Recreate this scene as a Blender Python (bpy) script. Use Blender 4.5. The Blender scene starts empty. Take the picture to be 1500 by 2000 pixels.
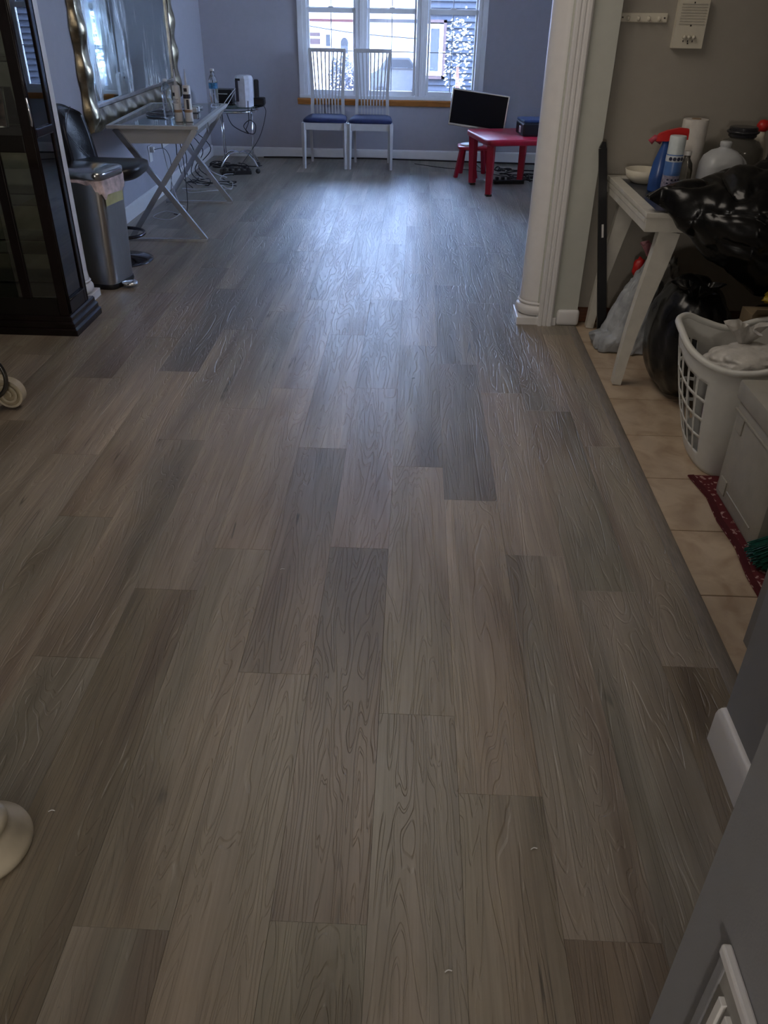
import bpy, bmesh, math, random
from mathutils import Vector, Matrix, noise
random.seed(7)
C = bpy.context.scene.collection
SC = bpy.context.scene
V = Vector
PI = math.pi

# ------------------------------------------------------------------ camera
cd = bpy.data.cameras.new('camera'); cam = bpy.data.objects.new('camera', cd); C.objects.link(cam)
right = V((0.99917227, 0.03791386, 0.01474168)); down = V((0.03297418, -0.54265279, -0.83930963))
fwd = V((-0.02382185, 0.839101, -0.5434538))
m = Matrix.Identity(4)
for i in range(3):
    m[i][0] = right[i]; m[i][1] = -down[i]; m[i][2] = -fwd[i]
m.translation = V((0, 0, 1.45))
cam.matrix_world = m
cd.sensor_fit = 'HORIZONTAL'; cd.sensor_width = 36.0; cd.lens = 1567.4 / 1500 * 36; cd.clip_start = 0.02; cd.clip_end = 300
SC.camera = cam

# ------------------------------------------------------------------ world, exposure
SC.view_settings.view_transform = 'Standard'; SC.view_settings.look = 'None'
SC.view_settings.gamma = 1.0; SC.view_settings.use_curve_mapping = False
SC.view_settings.exposure = 1.0
w = bpy.data.worlds.new('world'); SC.world = w; w.use_nodes = True
nt = w.node_tree; bg = nt.nodes['Background']
tc = nt.nodes.new('ShaderNodeTexCoord'); sep = nt.nodes.new('ShaderNodeSeparateXYZ')
ra = nt.nodes.new('ShaderNodeValToRGB')
ra.color_ramp.elements[0].position = 0.46; ra.color_ramp.elements[0].color = (0.50, 0.62, 0.85, 1)
ra.color_ramp.elements[1].position = 0.80; ra.color_ramp.elements[1].color = (0.37, 0.54, 1.0, 1)
mp = nt.nodes.new('ShaderNodeMapRange'); mp.inputs[1].default_value = -1; mp.inputs[2].default_value = 1
nt.links.new(tc.outputs['Generated'], sep.inputs[0]); nt.links.new(sep.outputs[2], mp.inputs[0])
nt.links.new(mp.outputs[0], ra.inputs[0]); nt.links.new(ra.outputs[0], bg.inputs[0])
bg.inputs[1].default_value = 18.5

# ------------------------------------------------------------------ materials
MATS = {}
def mat(name, col, rough=0.5, metal=0.0, nscale=20, namt=0.06, bump=0.0, bscale=60, trans=0.0, ior=1.45, alpha=1.0, emis=None, coat=0.0, spec=0.5, stretch=None):
    if name in MATS: return MATS[name]
    mt = bpy.data.materials.new(name); mt.use_nodes = True
    t = mt.node_tree; b = t.nodes['Principled BSDF']
    co = t.nodes.new('ShaderNodeTexCoord')
    no = t.nodes.new('ShaderNodeTexNoise'); no.inputs['Scale'].default_value = nscale; no.inputs['Detail'].default_value = 3
    src = co.outputs['Object']
    if stretch:
        ma = t.nodes.new('ShaderNodeMapping'); ma.inputs['Scale'].default_value = stretch
        t.links.new(src, ma.inputs[0]); src = ma.outputs[0]
    t.links.new(src, no.inputs['Vector'])
    r = t.nodes.new('ShaderNodeValToRGB')
    lo = [max(0, c * (1 - namt * 2)) for c in col[:3]]; hi = [min(1, c * (1 + namt * 2)) for c in col[:3]]
    r.color_ramp.elements[0].position = 0.3; r.color_ramp.elements[0].color = (*lo, 1)
    r.color_ramp.elements[1].position = 0.7; r.color_ramp.elements[1].color = (*hi, 1)
    t.links.new(no.outputs[0], r.inputs[0]); t.links.new(r.outputs[0], b.inputs['Base Color'])
    b.inputs['Roughness'].default_value = rough; b.inputs['Metallic'].default_value = metal
    b.inputs['IOR'].default_value = ior; b.inputs['Transmission Weight'].default_value = trans
    b.inputs['Alpha'].default_value = alpha; b.inputs['Coat Weight'].default_value = coat
    b.inputs['Specular IOR Level'].default_value = spec
    if bump:
        n2 = t.nodes.new('ShaderNodeTexNoise'); n2.inputs['Scale'].default_value = bscale; n2.inputs['Detail'].default_value = 4
        t.links.new(src, n2.inputs['Vector'])
        bu = t.nodes.new('ShaderNodeBump'); bu.inputs['Strength'].default_value = bump; bu.inputs['Distance'].default_value = 0.01
        t.links.new(n2.outputs[0], bu.inputs['Height']); t.links.new(bu.outputs[0], b.inputs['Normal'])
    if emis:
        b.inputs['Emission Color'].default_value = (*emis[:3], 1); b.inputs['Emission Strength'].default_value = emis[3]
    MATS[name] = mt
    return mt

def glass(name, col=(1, 1, 1), refl=0.12, rough=0.0, tint=0.0):
    """thin sheet glass: mostly see-through, with a fresnel reflection"""
    if name in MATS: return MATS[name]
    mt = bpy.data.materials.new(name); mt.use_nodes = True
    t = mt.node_tree; t.nodes.remove(t.nodes['Principled BSDF']); out = t.nodes['Material Output']
    tr = t.nodes.new('ShaderNodeBsdfTransparent'); gl = t.nodes.new('ShaderNodeBsdfGlossy')
    no = t.nodes.new('ShaderNodeTexNoise'); no.inputs['Scale'].default_value = 3
    rr = t.nodes.new('ShaderNodeMapRange'); rr.inputs[3].default_value = 0.94; rr.inputs[4].default_value = 1.0
    mx0 = t.nodes.new('ShaderNodeMix'); mx0.data_type = 'RGBA'; mx0.blend_type = 'MULTIPLY'; mx0.inputs[0].default_value = 1
    mx0.inputs[6].default_value = (*col, 1)
    t.links.new(no.outputs[0], rr.inputs[0]); t.links.new(rr.outputs[0], mx0.inputs[7]); t.links.new(mx0.outputs[2], tr.inputs[0])
    gl.inputs['Roughness'].default_value = rough
    fr = t.nodes.new('ShaderNodeFresnel'); fr.inputs[0].default_value = 1.5
    mx = t.nodes.new('ShaderNodeMixShader'); ad = t.nodes.new('ShaderNodeMath'); ad.operation = 'MULTIPLY_ADD'
    ad.inputs[1].default_value = 1.6; ad.inputs[2].default_value = refl * 0.2; ad.use_clamp = True
    t.links.new(fr.outputs[0], ad.inputs[0]); t.links.new(ad.outputs[0], mx.inputs[0])
    t.links.new(tr.outputs[0], mx.inputs[1]); t.links.new(gl.outputs[0], mx.inputs[2]); t.links.new(mx.outputs[0], out.inputs[0])
    MATS[name] = mt
    return mt

def N(t, kind, **kw):
    n = t.nodes.new(kind)
    for k, v in kw.items(): setattr(n, k, v)
    return n

def plank_material():
    mt = bpy.data.materials.new('grey_oak_vinyl'); mt.use_nodes = True
    t = mt.node_tree; b = t.nodes['Principled BSDF']; L = t.links.new
    geo = N(t, 'ShaderNodeNewGeometry'); oi = N(t, 'ShaderNodeObjectInfo')
    mul = N(t, 'ShaderNodeMath', operation='MULTIPLY'); mul.inputs[1].default_value = 61.0; L(oi.outputs['Random'], mul.inputs[0])
    comb = N(t, 'ShaderNodeCombineXYZ'); L(mul.outputs[0], comb.inputs[0]); L(mul.outputs[0], comb.inputs[2])
    add = N(t, 'ShaderNodeVectorMath', operation='ADD'); L(geo.outputs['Position'], add.inputs[0]); L(comb.outputs[0], add.inputs[1])
    def sc(x, y, z=1.0):
        k = N(t, 'ShaderNodeVectorMath', operation='MULTIPLY'); k.inputs[1].default_value = (x, y, z); L(add.outputs[0], k.inputs[0]); return k.outputs[0]
    def nz(vec, detail=4, rough=0.55, dist=0.0):
        n = N(t, 'ShaderNodeTexNoise'); n.inputs['Scale'].default_value = 1; n.inputs['Detail'].default_value = detail
        n.inputs['Roughness'].default_value = rough; n.inputs['Distortion'].default_value = dist; L(vec, n.inputs['Vector']); return n.outputs[0]
    def ramp(f, *st):
        r = N(t, 'ShaderNodeValToRGB'); e = r.color_ramp.elements
        while len(e) < len(st): e.new(0.5)
        for k, (p, c) in enumerate(st):
            e[k].position = p; e[k].color = (c, c, c, 1) if isinstance(c, (int, float)) else (*c, 1)
        L(f, r.inputs[0]); return r.outputs[0]
    def mulc(a, b_, fac=1.0):
        x = N(t, 'ShaderNodeMix', data_type='RGBA', blend_type='MULTIPLY'); x.inputs[0].default_value = fac; L(a, x.inputs[6]); L(b_, x.inputs[7]); return x.outputs[2]
    def math_(op, a, v=None, b_=None):
        x = N(t, 'ShaderNodeMath', operation=op); L(a, x.inputs[0])
        if b_ is not None: L(b_, x.inputs[1])
        elif v is not None: x.inputs[1].default_value = v
        return x.outputs[0]
    base = ramp(nz(sc(7, 0.9), 3, 0.5, 0.4), (0.30, (0.19, 0.148, 0.112)), (0.47, (0.285, 0.242, 0.193)), (0.60, (0.325, 0.280, 0.228)), (0.74, (0.40, 0.35, 0.285)))
    grn = ramp(nz(sc(4.1, 0.65), 2), (0.36, (0.78, 0.83, 0.81)), (0.62, (1.08, 1.05, 1.02)))
    fine = ramp(nz(sc(150, 3.2), 3, 0.6), (0.3, 0.86), (0.7, 1.10))
    mid = ramp(nz(sc(42, 1.3), 4, 0.6), (0.3, 0.86), (0.7, 1.12))
    c = mulc(mulc(mulc(base, grn), fine), mid)
    # cathedral contour grain
    cn = nz(sc(4.6, 0.62), 2, 0.45, 0.6)
    ring = math_('SINE', math_('MULTIPLY', cn, 150.0))
    ringc = ramp(ring, (0.0, 1.0), (0.70, 1.0), (0.97, 0.96))
    c = mulc(c, ringc, 0.8)
    # knots
    vo = N(t, 'ShaderNodeTexVoronoi'); vo.inputs['Scale'].default_value = 1; L(sc(3.6, 1.5), vo.inputs['Vector'])
    kd = math_('ADD', vo.outputs['Distance'], b_=math_('MULTIPLY', nz(sc(60, 22), 3), 0.05))
    vs = N(t, 'ShaderNodeSeparateColor'); L(vo.outputs['Color'], vs.inputs[0])
    gate = math_('GREATER_THAN', vs.outputs[0], 0.30)
    kn = ramp(kd, (0.045, 0.28), (0.062, 0.55), (0.085, 0.88), (0.16, 1.0))
    kinv = math_('SUBTRACT', kn, 1.0); kg = math_('MULTIPLY', kinv, b_=gate); kf = math_('ADD', kg, 1.0)
    c = mulc(c, kf)
    # hairline cracks
    cr = math_('ABSOLUTE', math_('SUBTRACT', nz(sc(13, 0.45), 2, 0.5, 0.15), 0.5))
    crl = ramp(cr, (0.0, 0.0), (0.0022, 0.0), (0.006, 1.0))
    gm = ramp(nz(sc(5, 2.6), 3), (0.60, 0.0), (0.65, 1.0))
    inv = math_('SUBTRACT', crl, 1.0); g2 = math_('MULTIPLY', inv, b_=gm); crf = math_('MULTIPLY_ADD', g2, 0.75)
    crf.node.inputs[2].default_value = 1.0
    c = mulc(c, crf)
    c = mulc(c, oi.outputs['Color'])
    L(c, b.inputs['Base Color'])
    ro = N(t, 'ShaderNodeMapRange'); ro.inputs[3].default_value = 0.36; ro.inputs[4].default_value = 0.52; L(nz(sc(12, 1.4), 3), ro.inputs[0]); L(ro.outputs[0], b.inputs['Roughness'])
    bu = N(t, 'ShaderNodeBump'); bu.inputs['Strength'].default_value = 0.62; bu.inputs['Distance'].default_value = 0.0026
    cn2 = nz(sc(13, 1.0), 2, 0.5, 0.7)
    r2 = math_('SINE', math_('MULTIPLY', cn2, 115.0))
    r2r = ramp(r2, (0.0, 1.0), (0.62, 1.0), (0.9, 0.0))
    hgt = math_('MULTIPLY_ADD', r2r, 0.5); L(mid, hgt.node.inputs[2])
    L(hgt, bu.inputs['Height']); L(bu.outputs[0], b.inputs['Normal'])
    b.inputs['Specular IOR Level'].default_value = 0.95
    return mt

def tile_material():
    mt = bpy.data.materials.new('travertine_tile'); mt.use_nodes = True
    t = mt.node_tree; b = t.nodes['Principled BSDF']; L = t.links.new
    geo = N(t, 'ShaderNodeNewGeometry')
    n = N(t, 'ShaderNodeTexNoise'); n.inputs['Scale'].default_value = 9; n.inputs['Detail'].default_value = 7; n.inputs['Distortion'].default_value = 0.8
    L(geo.outputs['Position'], n.inputs['Vector'])
    r = N(t, 'ShaderNodeValToRGB'); e = r.color_ramp.elements
    e[0].position = 0.30; e[0].color = (0.36, 0.26, 0.175, 1); e[1].position = 0.62; e[1].color = (0.52, 0.415, 0.30, 1)
    L(n.outputs[0], r.inputs[0]); L(r.outputs[0], b.inputs['Base Color']); b.inputs['Roughness'].default_value = 0.4
    return mt

M_PLANK = plank_material(); M_TILE = tile_material()
blue_wall = mat('blue_grey_wall_paint', (0.42, 0.41, 0.455), 0.75, bump=0.05, bscale=250, namt=0.01)
grey_wall = mat('grey_wall_paint', (0.25, 0.25, 0.26), 0.75, bump=0.05, bscale=250, namt=0.01)
beige_wall = mat('beige_wall_paint', (0.33, 0.305, 0.265), 0.75, bump=0.05, bscale=250, namt=0.01)
sage_wall = mat('pale_sage_paint', (0.50, 0.51, 0.46), 0.7, bump=0.04, bscale=250, namt=0.01)
ceil_m = mat('ceiling_white', (0.75, 0.74, 0.72), 0.9, namt=0.01)
trim_w = mat('white_trim_gloss', (0.72, 0.71, 0.71), 0.35, namt=0.01)
vinyl_w = mat('white_window_vinyl', (0.78, 0.79, 0.82), 0.4, namt=0.01)
oak_m = mat('varnished_oak', (0.50, 0.20, 0.05), 0.4, nscale=8, namt=0.15, stretch=(1, 8, 30))
brown_wood = mat('brown_baseboard_wood', (0.10, 0.035, 0.015), 0.4, nscale=8, namt=0.2, stretch=(1, 8, 30))
sub_m = mat('subfloor_dark', (0.05, 0.045, 0.04), 0.8)
grout_m = mat('brown_grout', (0.14, 0.09, 0.055), 0.9)
strip_m = mat('grey_threshold_vinyl', (0.20, 0.175, 0.15), 0.4, nscale=6, namt=0.12, stretch=(40, 2, 1))
chrome = mat('chrome', (0.75, 0.76, 0.78), 0.12, 1.0, namt=0.01)
brushed = mat('brushed_steel', (0.42, 0.41, 0.40), 0.30, 1.0, nscale=6, namt=0.04, stretch=(60, 60, 0.4))
alu = mat('satin_silver', (0.62, 0.64, 0.67), 0.26, 0.9, namt=0.02)
mahog = mat('dark_mahogany', (0.005, 0.0018, 0.0022), 0.2, nscale=6, namt=0.25, stretch=(10, 10, 1), coat=0.15)
mahog_in = mat('black_mahogany', (0.004, 0.0025, 0.002), 0.35, nscale=6, namt=0.2)
mirror_m = mat('silvered_mirror', (0.62, 0.66, 0.66), 0.03, 1.0, namt=0.01)
gold_m = mat('antique_silver_gold', (0.36, 0.31, 0.22), 0.28, 1.0, nscale=14, namt=0.22, bump=0.15, bscale=30)
gold_in = mat('bright_silver_leaf', (0.70, 0.66, 0.60), 0.22, 1.0, nscale=14, namt=0.1)
black_p = mat('black_plastic', (0.012, 0.012, 0.014), 0.35)
black_l = mat('black_leather', (0.016, 0.017, 0.022), 0.30, bump=0.12, bscale=180)
black_s = mat('black_screen', (0.006, 0.006, 0.009), 0.35, namt=0.01, spec=0.12)
cable_b = mat('black_cable', (0.012, 0.012, 0.016), 0.45)
cable_w = mat('white_cable', (0.5, 0.5, 0.52), 0.45)
white_p = mat('white_plastic', (0.72, 0.71, 0.69), 0.4, namt=0.01)
off_p = mat('cream_plastic', (0.62, 0.58, 0.48), 0.45, namt=0.02)
chairw = mat('white_painted_chair', (0.50, 0.48, 0.47), 0.4, namt=0.02)
blue_f = mat('navy_blue_cushion', (0.014, 0.020, 0.075), 0.8, bump=0.2, bscale=300, namt=0.1)
red_p = mat('red_plastic', (0.36, 0.012, 0.030), 0.35, namt=0.03)
red_b = mat('bright_red_plastic', (0.55, 0.02, 0.02), 0.35, namt=0.03)
dred_f = mat('dark_rubber', (0.03, 0.02, 0.02), 0.6)
deskw = mat('white_lacquer', (0.46, 0.46, 0.46), 0.25, namt=0.01)
darkgl = mat('dark_table_glass', (0.05, 0.07, 0.09), 0.04, namt=0.05, spec=0.9)
basket_m = mat('pale_grey_basket_plastic', (0.60, 0.60, 0.57), 0.4, namt=0.02)
bagblack = mat('black_bin_bag_film', (0.004, 0.004, 0.0045), 0.27, bump=0.22, bscale=9, spec=0.45, stretch=(1.0, 1.0, 2.2))
baggrey = mat('grey_shopping_bag_film', (0.34, 0.36, 0.38), 0.28, bump=0.25, bscale=16, namt=0.12)
bagwhite = mat('white_shopping_bag_film', (0.55, 0.53, 0.50), 0.35, bump=0.5, bscale=30, namt=0.1)
bagpink = mat('pinkish_bin_liner', (0.62, 0.50, 0.50), 0.3, bump=0.4, bscale=40, namt=0.2)
cooler_m = mat('grey_beige_cooler_plastic', (0.36, 0.345, 0.30), 0.5, namt=0.03, bump=0.05)
cream_g = mat('cream_glazed_wood', (0.50, 0.44, 0.33), 0.22, namt=0.1, nscale=12)
clear = glass('clear_sheet_glass', (0.97, 0.99, 0.98), 0.1)
winglass = glass('window_glass', (0.96, 0.98, 0.98), 0.05)
greengl = glass('greenish_table_glass', (0.55, 0.70, 0.68), 0.3)
petg = mat('clear_bottle_plastic', (0.9, 0.95, 1.0), 0.04, trans=0.95, ior=1.3, namt=0.01)
milk = mat('milky_jug_plastic', (0.62, 0.64, 0.66), 0.35, trans=0.35, namt=0.02)
smoke = mat('smoky_clear_plastic', (0.34, 0.33, 0.30), 0.08, trans=0.8, namt=0.03)

# ------------------------------------------------------------------ mesh helpers
class MB:
    def __init__(s): s.b = bmesh.new()
    def box(s, c, d, bev=0.0, rot=None, seg=2):
        r = bmesh.ops.create_cube(s.b, size=1.0); vs = r['verts']
        for v in vs: v.co = V((v.co.x * d[0], v.co.y * d[1], v.co.z * d[2]))
        if bev > 0:
            es = list({e for v in vs for e in v.link_edges})
            g = bmesh.ops.bevel(s.b, geom=es, offset=min(bev, min(d) * 0.45), segments=seg, profile=0.5, affect='EDGES')
            vs = list({v for v in g['verts']} | {v for v in vs if v.is_valid})
        if rot is not None: bmesh.ops.rotate(s.b, verts=vs, cent=(0, 0, 0), matrix=rot)
        bmesh.ops.translate(s.b, verts=vs, vec=V(c)); return s
    def span(s, a, b_, bev=0.0):
        a = V(a); b_ = V(b_)
        return s.box((a + b_) / 2, [abs(x) for x in (b_ - a)], bev)
    def quadbar(s, p, q, w0, h0, w1=None, h1=None, up=V((0, 0, 1))):
        """tapered rectangular bar from p to q"""
        p = V(p); q = V(q); d = (q - p).normalized(); x = d.cross(up)
        if x.length < 1e-4: x = V((1, 0, 0))
        x.normalize(); y = x.cross(d).normalized(); w1 = w1 or w0; h1 = h1 or h0
        A = [s.b.verts.new(p + x * sx * w0 / 2 + y * sy * h0 / 2) for sx, sy in ((-1, -1), (1, -1), (1, 1), (-1, 1))]
        B = [s.b.verts.new(q + x * sx * w1 / 2 + y * sy * h1 / 2) for sx, sy in ((-1, -1), (1, -1), (1, 1), (-1, 1))]
        s.b.faces.new(A[::-1]); s.b.faces.new(B)
        for i in range(4): s.b.faces.new((A[i], A[(i + 1) % 4], B[(i + 1) % 4], B[i]))
        return s
    def ribbon(s, pts, w, h, up=V((0, 0, 1))):
        """rectangular section swept through points; w, h numbers or lists"""
        pts = [V(p) for p in pts]; n = len(pts); rings = []
        for i, p in enumerate(pts):
            d = (pts[min(i + 1, n - 1)] - pts[max(i - 1, 0)]).normalized(); x = d.cross(up)
            if x.length < 1e-4: x = V((1, 0, 0))
            x.normalize(); y = x.cross(d).normalized()
            ww = w[i] if isinstance(w, (list, tuple)) else w; hh = h[i] if isinstance(h, (list, tuple)) else h
            rings.append([s.b.verts.new(p + x * a * ww / 2 + y * b_ * hh / 2) for a, b_ in ((-1, -1), (1, -1), (1, 1), (-1, 1))])
        for A, B in zip(rings, rings[1:]):
            for i in range(4): s.b.faces.new((A[i], A[(i + 1) % 4], B[(i + 1) % 4], B[i]))
        s.b.faces.new(rings[0][::-1]); s.b.faces.new(rings[-1]); return s
    def tube(s, pts, r, n=8, closed=False, cap=True, smooth_pts=0):
        pts = [V(p) for p in pts]
        if smooth_pts: pts = catmull(pts, smooth_pts, closed)
        m_ = len(pts); rings = []; prev = None
        for i, p in enumerate(pts):
            if closed: d = (pts[(i + 1) % m_] - pts[i - 1])
            else: d = pts[min(i + 1, m_ - 1)] - pts[max(i - 1, 0)]
            if d.length < 1e-9: d = V((0, 0, 1))
            d.normalize()
            if prev is None: x = d.orthogonal().normalized()
            else:
                x = prev - d * prev.dot(d)
                x = x.normalized() if x.length > 1e-6 else d.orthogonal().normalized()
            prev = x; y = d.cross(x); rr = r[i] if isinstance(r, (list, tuple)) else r
            rings.append([s.b.verts.new(p + (x * math.cos(2 * PI * k / n) + y * math.sin(2 * PI * k / n)) * rr) for k in range(n)])
        rng = range(m_ if closed else m_ - 1)
        for i in rng:
            A = rings[i]; B = rings[(i + 1) % m_]
            for k in range(n): s.b.faces.new((A[k], A[(k + 1) % n], B[(k + 1) % n], B[k]))
        if cap and not closed: s.b.faces.new(rings[0][::-1]); s.b.faces.new(rings[-1])
        return s
    def lathe(s, prof, c=(0, 0, 0), n=32, sx=1.0, sy=1.0, cap=True):
        c = V(c); rings = []
        for r_, z in prof:
            rings.append([s.b.verts.new(c + V((sx * r_ * math.cos(2 * PI * k / n), sy * r_ * math.sin(2 * PI * k / n), z))) for k in range(n)])
        for A, B in zip(rings, rings[1:]):
            for k in range(n): s.b.faces.new((A[k], A[(k + 1) % n], B[(k + 1) % n], B[k]))
        if cap: s.b.faces.new(rings[0][::-1]); s.b.faces.new(rings[-1])
        return s
    def loft(s, loops, cap=True, closed_loop=True):
        rings = [[s.b.verts.new(V(p)) for p in l] for l in loops]; n = len(rings[0])
        for A, B in zip(rings, rings[1:]):
            for k in range(n if closed_loop else n - 1): s.b.faces.new((A[k], A[(k + 1) % n], B[(k + 1) % n], B[k]))
        if cap: s.b.faces.new(rings[0][::-1]); s.b.faces.new(rings[-1])
        return s
    def prism(s, poly, lo, hi, axis='z'):
        """polygon extruded along axis; poly in the two other axes"""
        def P(p, t):
            return {'z': V((p[0], p[1], t)), 'y': V((p[0], t, p[1])), 'x': V((t, p[0], p[1]))}[axis]
        return s.loft([[P(p, lo) for p in poly], [P(p, hi) for p in poly]])
    def build(s, name, material, parent=None, smooth=False, world=True, auto=None):
        bmesh.ops.recalc_face_normals(s.b, faces=s.b.faces)
        me = bpy.data.meshes.new(name); s.b.to_mesh(me); s.b.free()
        if world and parent is not None: me.transform(wm(parent).inverted())
        me.materials.append(material)
        if smooth or auto:
            me.shade_smooth()
            if auto: me.set_sharp_from_angle(angle=math.radians(auto))
        o = bpy.data.objects.new(name, me); C.objects.link(o)
        if parent is not None: o.parent = parent
        return o

def wm(o): return (wm(o.parent) if o.parent else Matrix.Identity(4)) @ o.matrix_basis
def catmull(p, k, closed=False):
    n = len(p); out = []
    for i in range(n if closed else n - 1):
        g = (lambda j: p[j % n]) if closed else (lambda j: p[max(0, min(n - 1, j))])
        a, b_, c, d = g(i - 1), g(i), g(i + 1), g(i + 2)
        for q in range(k):
            t = q / k
            out.append(0.5 * ((2 * b_) + (c - a) * t + (2 * a - 5 * b_ + 4 * c - d) * t * t + (3 * b_ - a - 3 * c + d) * t ** 3))
    if not closed: out.append(V(p[-1]))
    return out
def thing(name, label, cat, loc=(0, 0, 0), rz=0.0, group=None):
    o = bpy.data.objects.new(name, None); C.objects.link(o); o.empty_display_size = 0.1
    o.location = loc; o.rotation_euler = (0, 0, rz); o['label'] = label; o['category'] = cat
    if group: o['group'] = group
    return o
def tag(o, label, cat, group=None, kind=None):
    o['label'] = label; o['category'] = cat
    if group: o['group'] = group
    if kind: o['kind'] = kind
    return o
def struct(o): o['kind'] = 'structure'; return o
def RZ(a): return Matrix.Rotation(math.radians(a), 3, 'Z')
def RX(a): return Matrix.Rotation(math.radians(a), 3, 'X')
def RY(a): return Matrix.Rotation(math.radians(a), 3, 'Y')
def copy_tree(o, parent=None):
    c = o.copy(); C.objects.link(c); c.parent = parent
    for ch in list(o.children): copy_tree(ch, c)
    return c

# ------------------------------------------------------------------ fill lamps added out of frame to brighten the rooms
def fill_ceiling_lamp(name, label, x, y, z, size, power, col):
    t = thing(name, label, 'lamp', (x, y, z))
    MB().lathe([(0.05, 0), (size * 0.6, -0.01), (size * 0.62, -0.03), (size * 0.55, -0.035)], (x, y, z), 32).build('lamp_base', white_p, t, smooth=True)
    ld = bpy.data.lights.new(name, 'AREA'); ld.shape = 'DISK'; ld.size = size; ld.energy = power; ld.color = col
    lo = bpy.data.objects.new('lamp_light', ld); C.objects.link(lo); lo.parent = t; lo.location = (0, 0, -0.05)
    return t
fl = thing('fill_floor_lamp', 'added fill floor lamp with a fabric drum shade, unseen behind the viewer', 'lamp', (-0.7, -2.6, 0))  # unseen lamp added as fill for the column and near floor
def _fl():
    MB().lathe([(0.15, 0), (0.15, 0.015), (0.02, 0.03)], (-0.7, -2.6, 0), 32).build('base', chrome, fl, smooth=True)
    MB().tube([(-0.7, -2.6, 0.03), (-0.7, -2.6, 1.00)], 0.012, 12).build('pole', chrome, fl)
    MB().lathe([(0.20, 1.00), (0.16, 1.28)], (-0.7, -2.6, 0), 32, cap=False).build('lamp_shade', mat('linen_shade', (0.7, 0.66, 0.58), 0.9, alpha=0.25), fl, smooth=True)
    ld = bpy.data.lights.new('fill_floor_lamp', 'POINT'); ld.shadow_soft_size = 0.12; ld.energy = 54; ld.color = (1.0, 0.92, 0.83)
    lo = bpy.data.objects.new('lamp_light', ld); C.objects.link(lo); lo.parent = fl; lo.location = (0, 0, 1.15)
_fl()
fill_ceiling_lamp('fill_ceiling_light', 'added round fill light on the kitchen ceiling, out of view', 2.0, 1.2, 2.44, 0.5, 2.0, (1.0, 0.86, 0.70))  # unseen fixture added to brighten the kitchen
fill_ceiling_lamp('fill_ceiling_light', 'added wide fill light over the open dining floor, out of view', -0.3, 3.1, 2.44, 1.3, 7.2, (1.0, 0.89, 0.77))  # unseen fixture added to lift the middle of the floor

# ------------------------------------------------------------------ floor: planks and tiles
PW, PL = 0.1805, 1.197
floor = struct(MB().span((-3.3, -3.2, -0.06), (3.2, 9.2, -0.008)).build('floor', sub_m))
def plank_mesh(L_, W_=PW):
    b = MB(); b.box((0, 0, -0.003), (W_ - 0.0004, L_ - 0.0004, 0.009), 0.0003, seg=1)
    bmesh.ops.recalc_face_normals(b.b, faces=b.b.faces)
    me = bpy.data.meshes.new('plank'); b.b.to_mesh(me); b.b.free(); me.materials.append(M_PLANK); return me
full = plank_mesh(PL)
phase = {-9: 3.25, -8: 2.56, -7: 2.15, -6: 1.50, -5: 1.79, -4: 2.00, -3: 1.47, -2: 0.83, -1: 1.35, 0: 1.13, 1: 0.82, 2: 0.655, 3: 1.55, -10: 1.62, -11: 2.3, -12: 1.2}
tones = {(-5, 1.2): (0.70, 0.68, 0.60), (-3, 2.0): (0.76, 0.72, 0.70), (-2, 1.4): (0.70, 0.665, 0.65), (-2, 2.6): (0.86, 0.83, 0.83), (-1, 2.0): (1.06, 1.05, 1.0),
         (0, 1.7): (1.15, 1.13, 1.08), (0, 3.0): (0.86, 0.84, 0.84), (-9, 3.8): (0.68, 0.66, 0.68), (-7, 4.0): (0.66, 0.66, 0.72), (1, 0.5): (0.72, 0.66, 0.60),
         (-7, 2.6): (1.05, 1.02, 0.97), (-6, 2.0): (0.98, 0.95, 0.93), (-4, 1.4): (1.0, 0.97, 0.92), (-4, 2.6): (1.08, 1.05, 1.0), (-2, 0.3): (0.98, 0.98, 0.93),
         (1, 1.4): (0.93, 0.93, 0.93), (2, 2.4): (0.92, 0.92, 0.90), (-3, 0.9): (1.0, 0.96, 0.92), (3, 1.0): (0.80, 0.76, 0.68), (0, 0.6): (0.97, 0.94, 0.88),
         (-8, 4.3): (0.78, 0.77, 0.80), (-6, 4.4): (0.76, 0.77, 0.83), (2, 4.2): (0.80, 0.80, 0.84), (1, 3.8): (0.84, 0.84, 0.86), (-1, 6.8): (1.1, 1.04, 1.0), (-1, 5.5): (1.1, 1.04, 1.0)}
YF = 8.94
for r in range(-18, 11):
    x0 = 0.139 + PW * r; xc = x0 + PW / 2
    ph = phase.get(r, random.uniform(0, PL)) % PL - 4 * PL
    ylo = -3.0 if xc < 0.86 else 4.27
    if xc > 2.0: continue
    yhi = YF if -2.2 < xc else 4.22
    w_ = PW
    if r == 4: xc, w_ = (x0 + 0.823) / 2 if ylo < 0 else xc, PW
    k = ph
    while k < yhi:
        a, b_ = max(k, ylo), min(k + PL, yhi); k += PL
        if b_ - a < 0.02: continue
        me = full if b_ - a > PL - 1e-4 else plank_mesh(b_ - a)
        segs = [(xc, me)]
        if r == 3 and a < 4.1:   # cut along the threshold
            if b_ <= 4.12: segs = [((x0 + 0.824) / 2, plank_mesh(b_ - a, 0.824 - x0))]
        o = bpy.data.objects.new('plank', segs[0][1]); C.objects.link(o); o.parent = floor
        o.location = (segs[0][0], (a + b_) / 2, 0)
        v = random.uniform(0.86, 1.04); tint = random.uniform(-0.01, 0.02)
        colr = (v, v - tint, v - tint * 1.6)
        for (rr, yy), cc in tones.items():
            if rr == r and a <= yy < b_: colr = cc
        o.color = (*colr, 1)
tile_me = None
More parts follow.
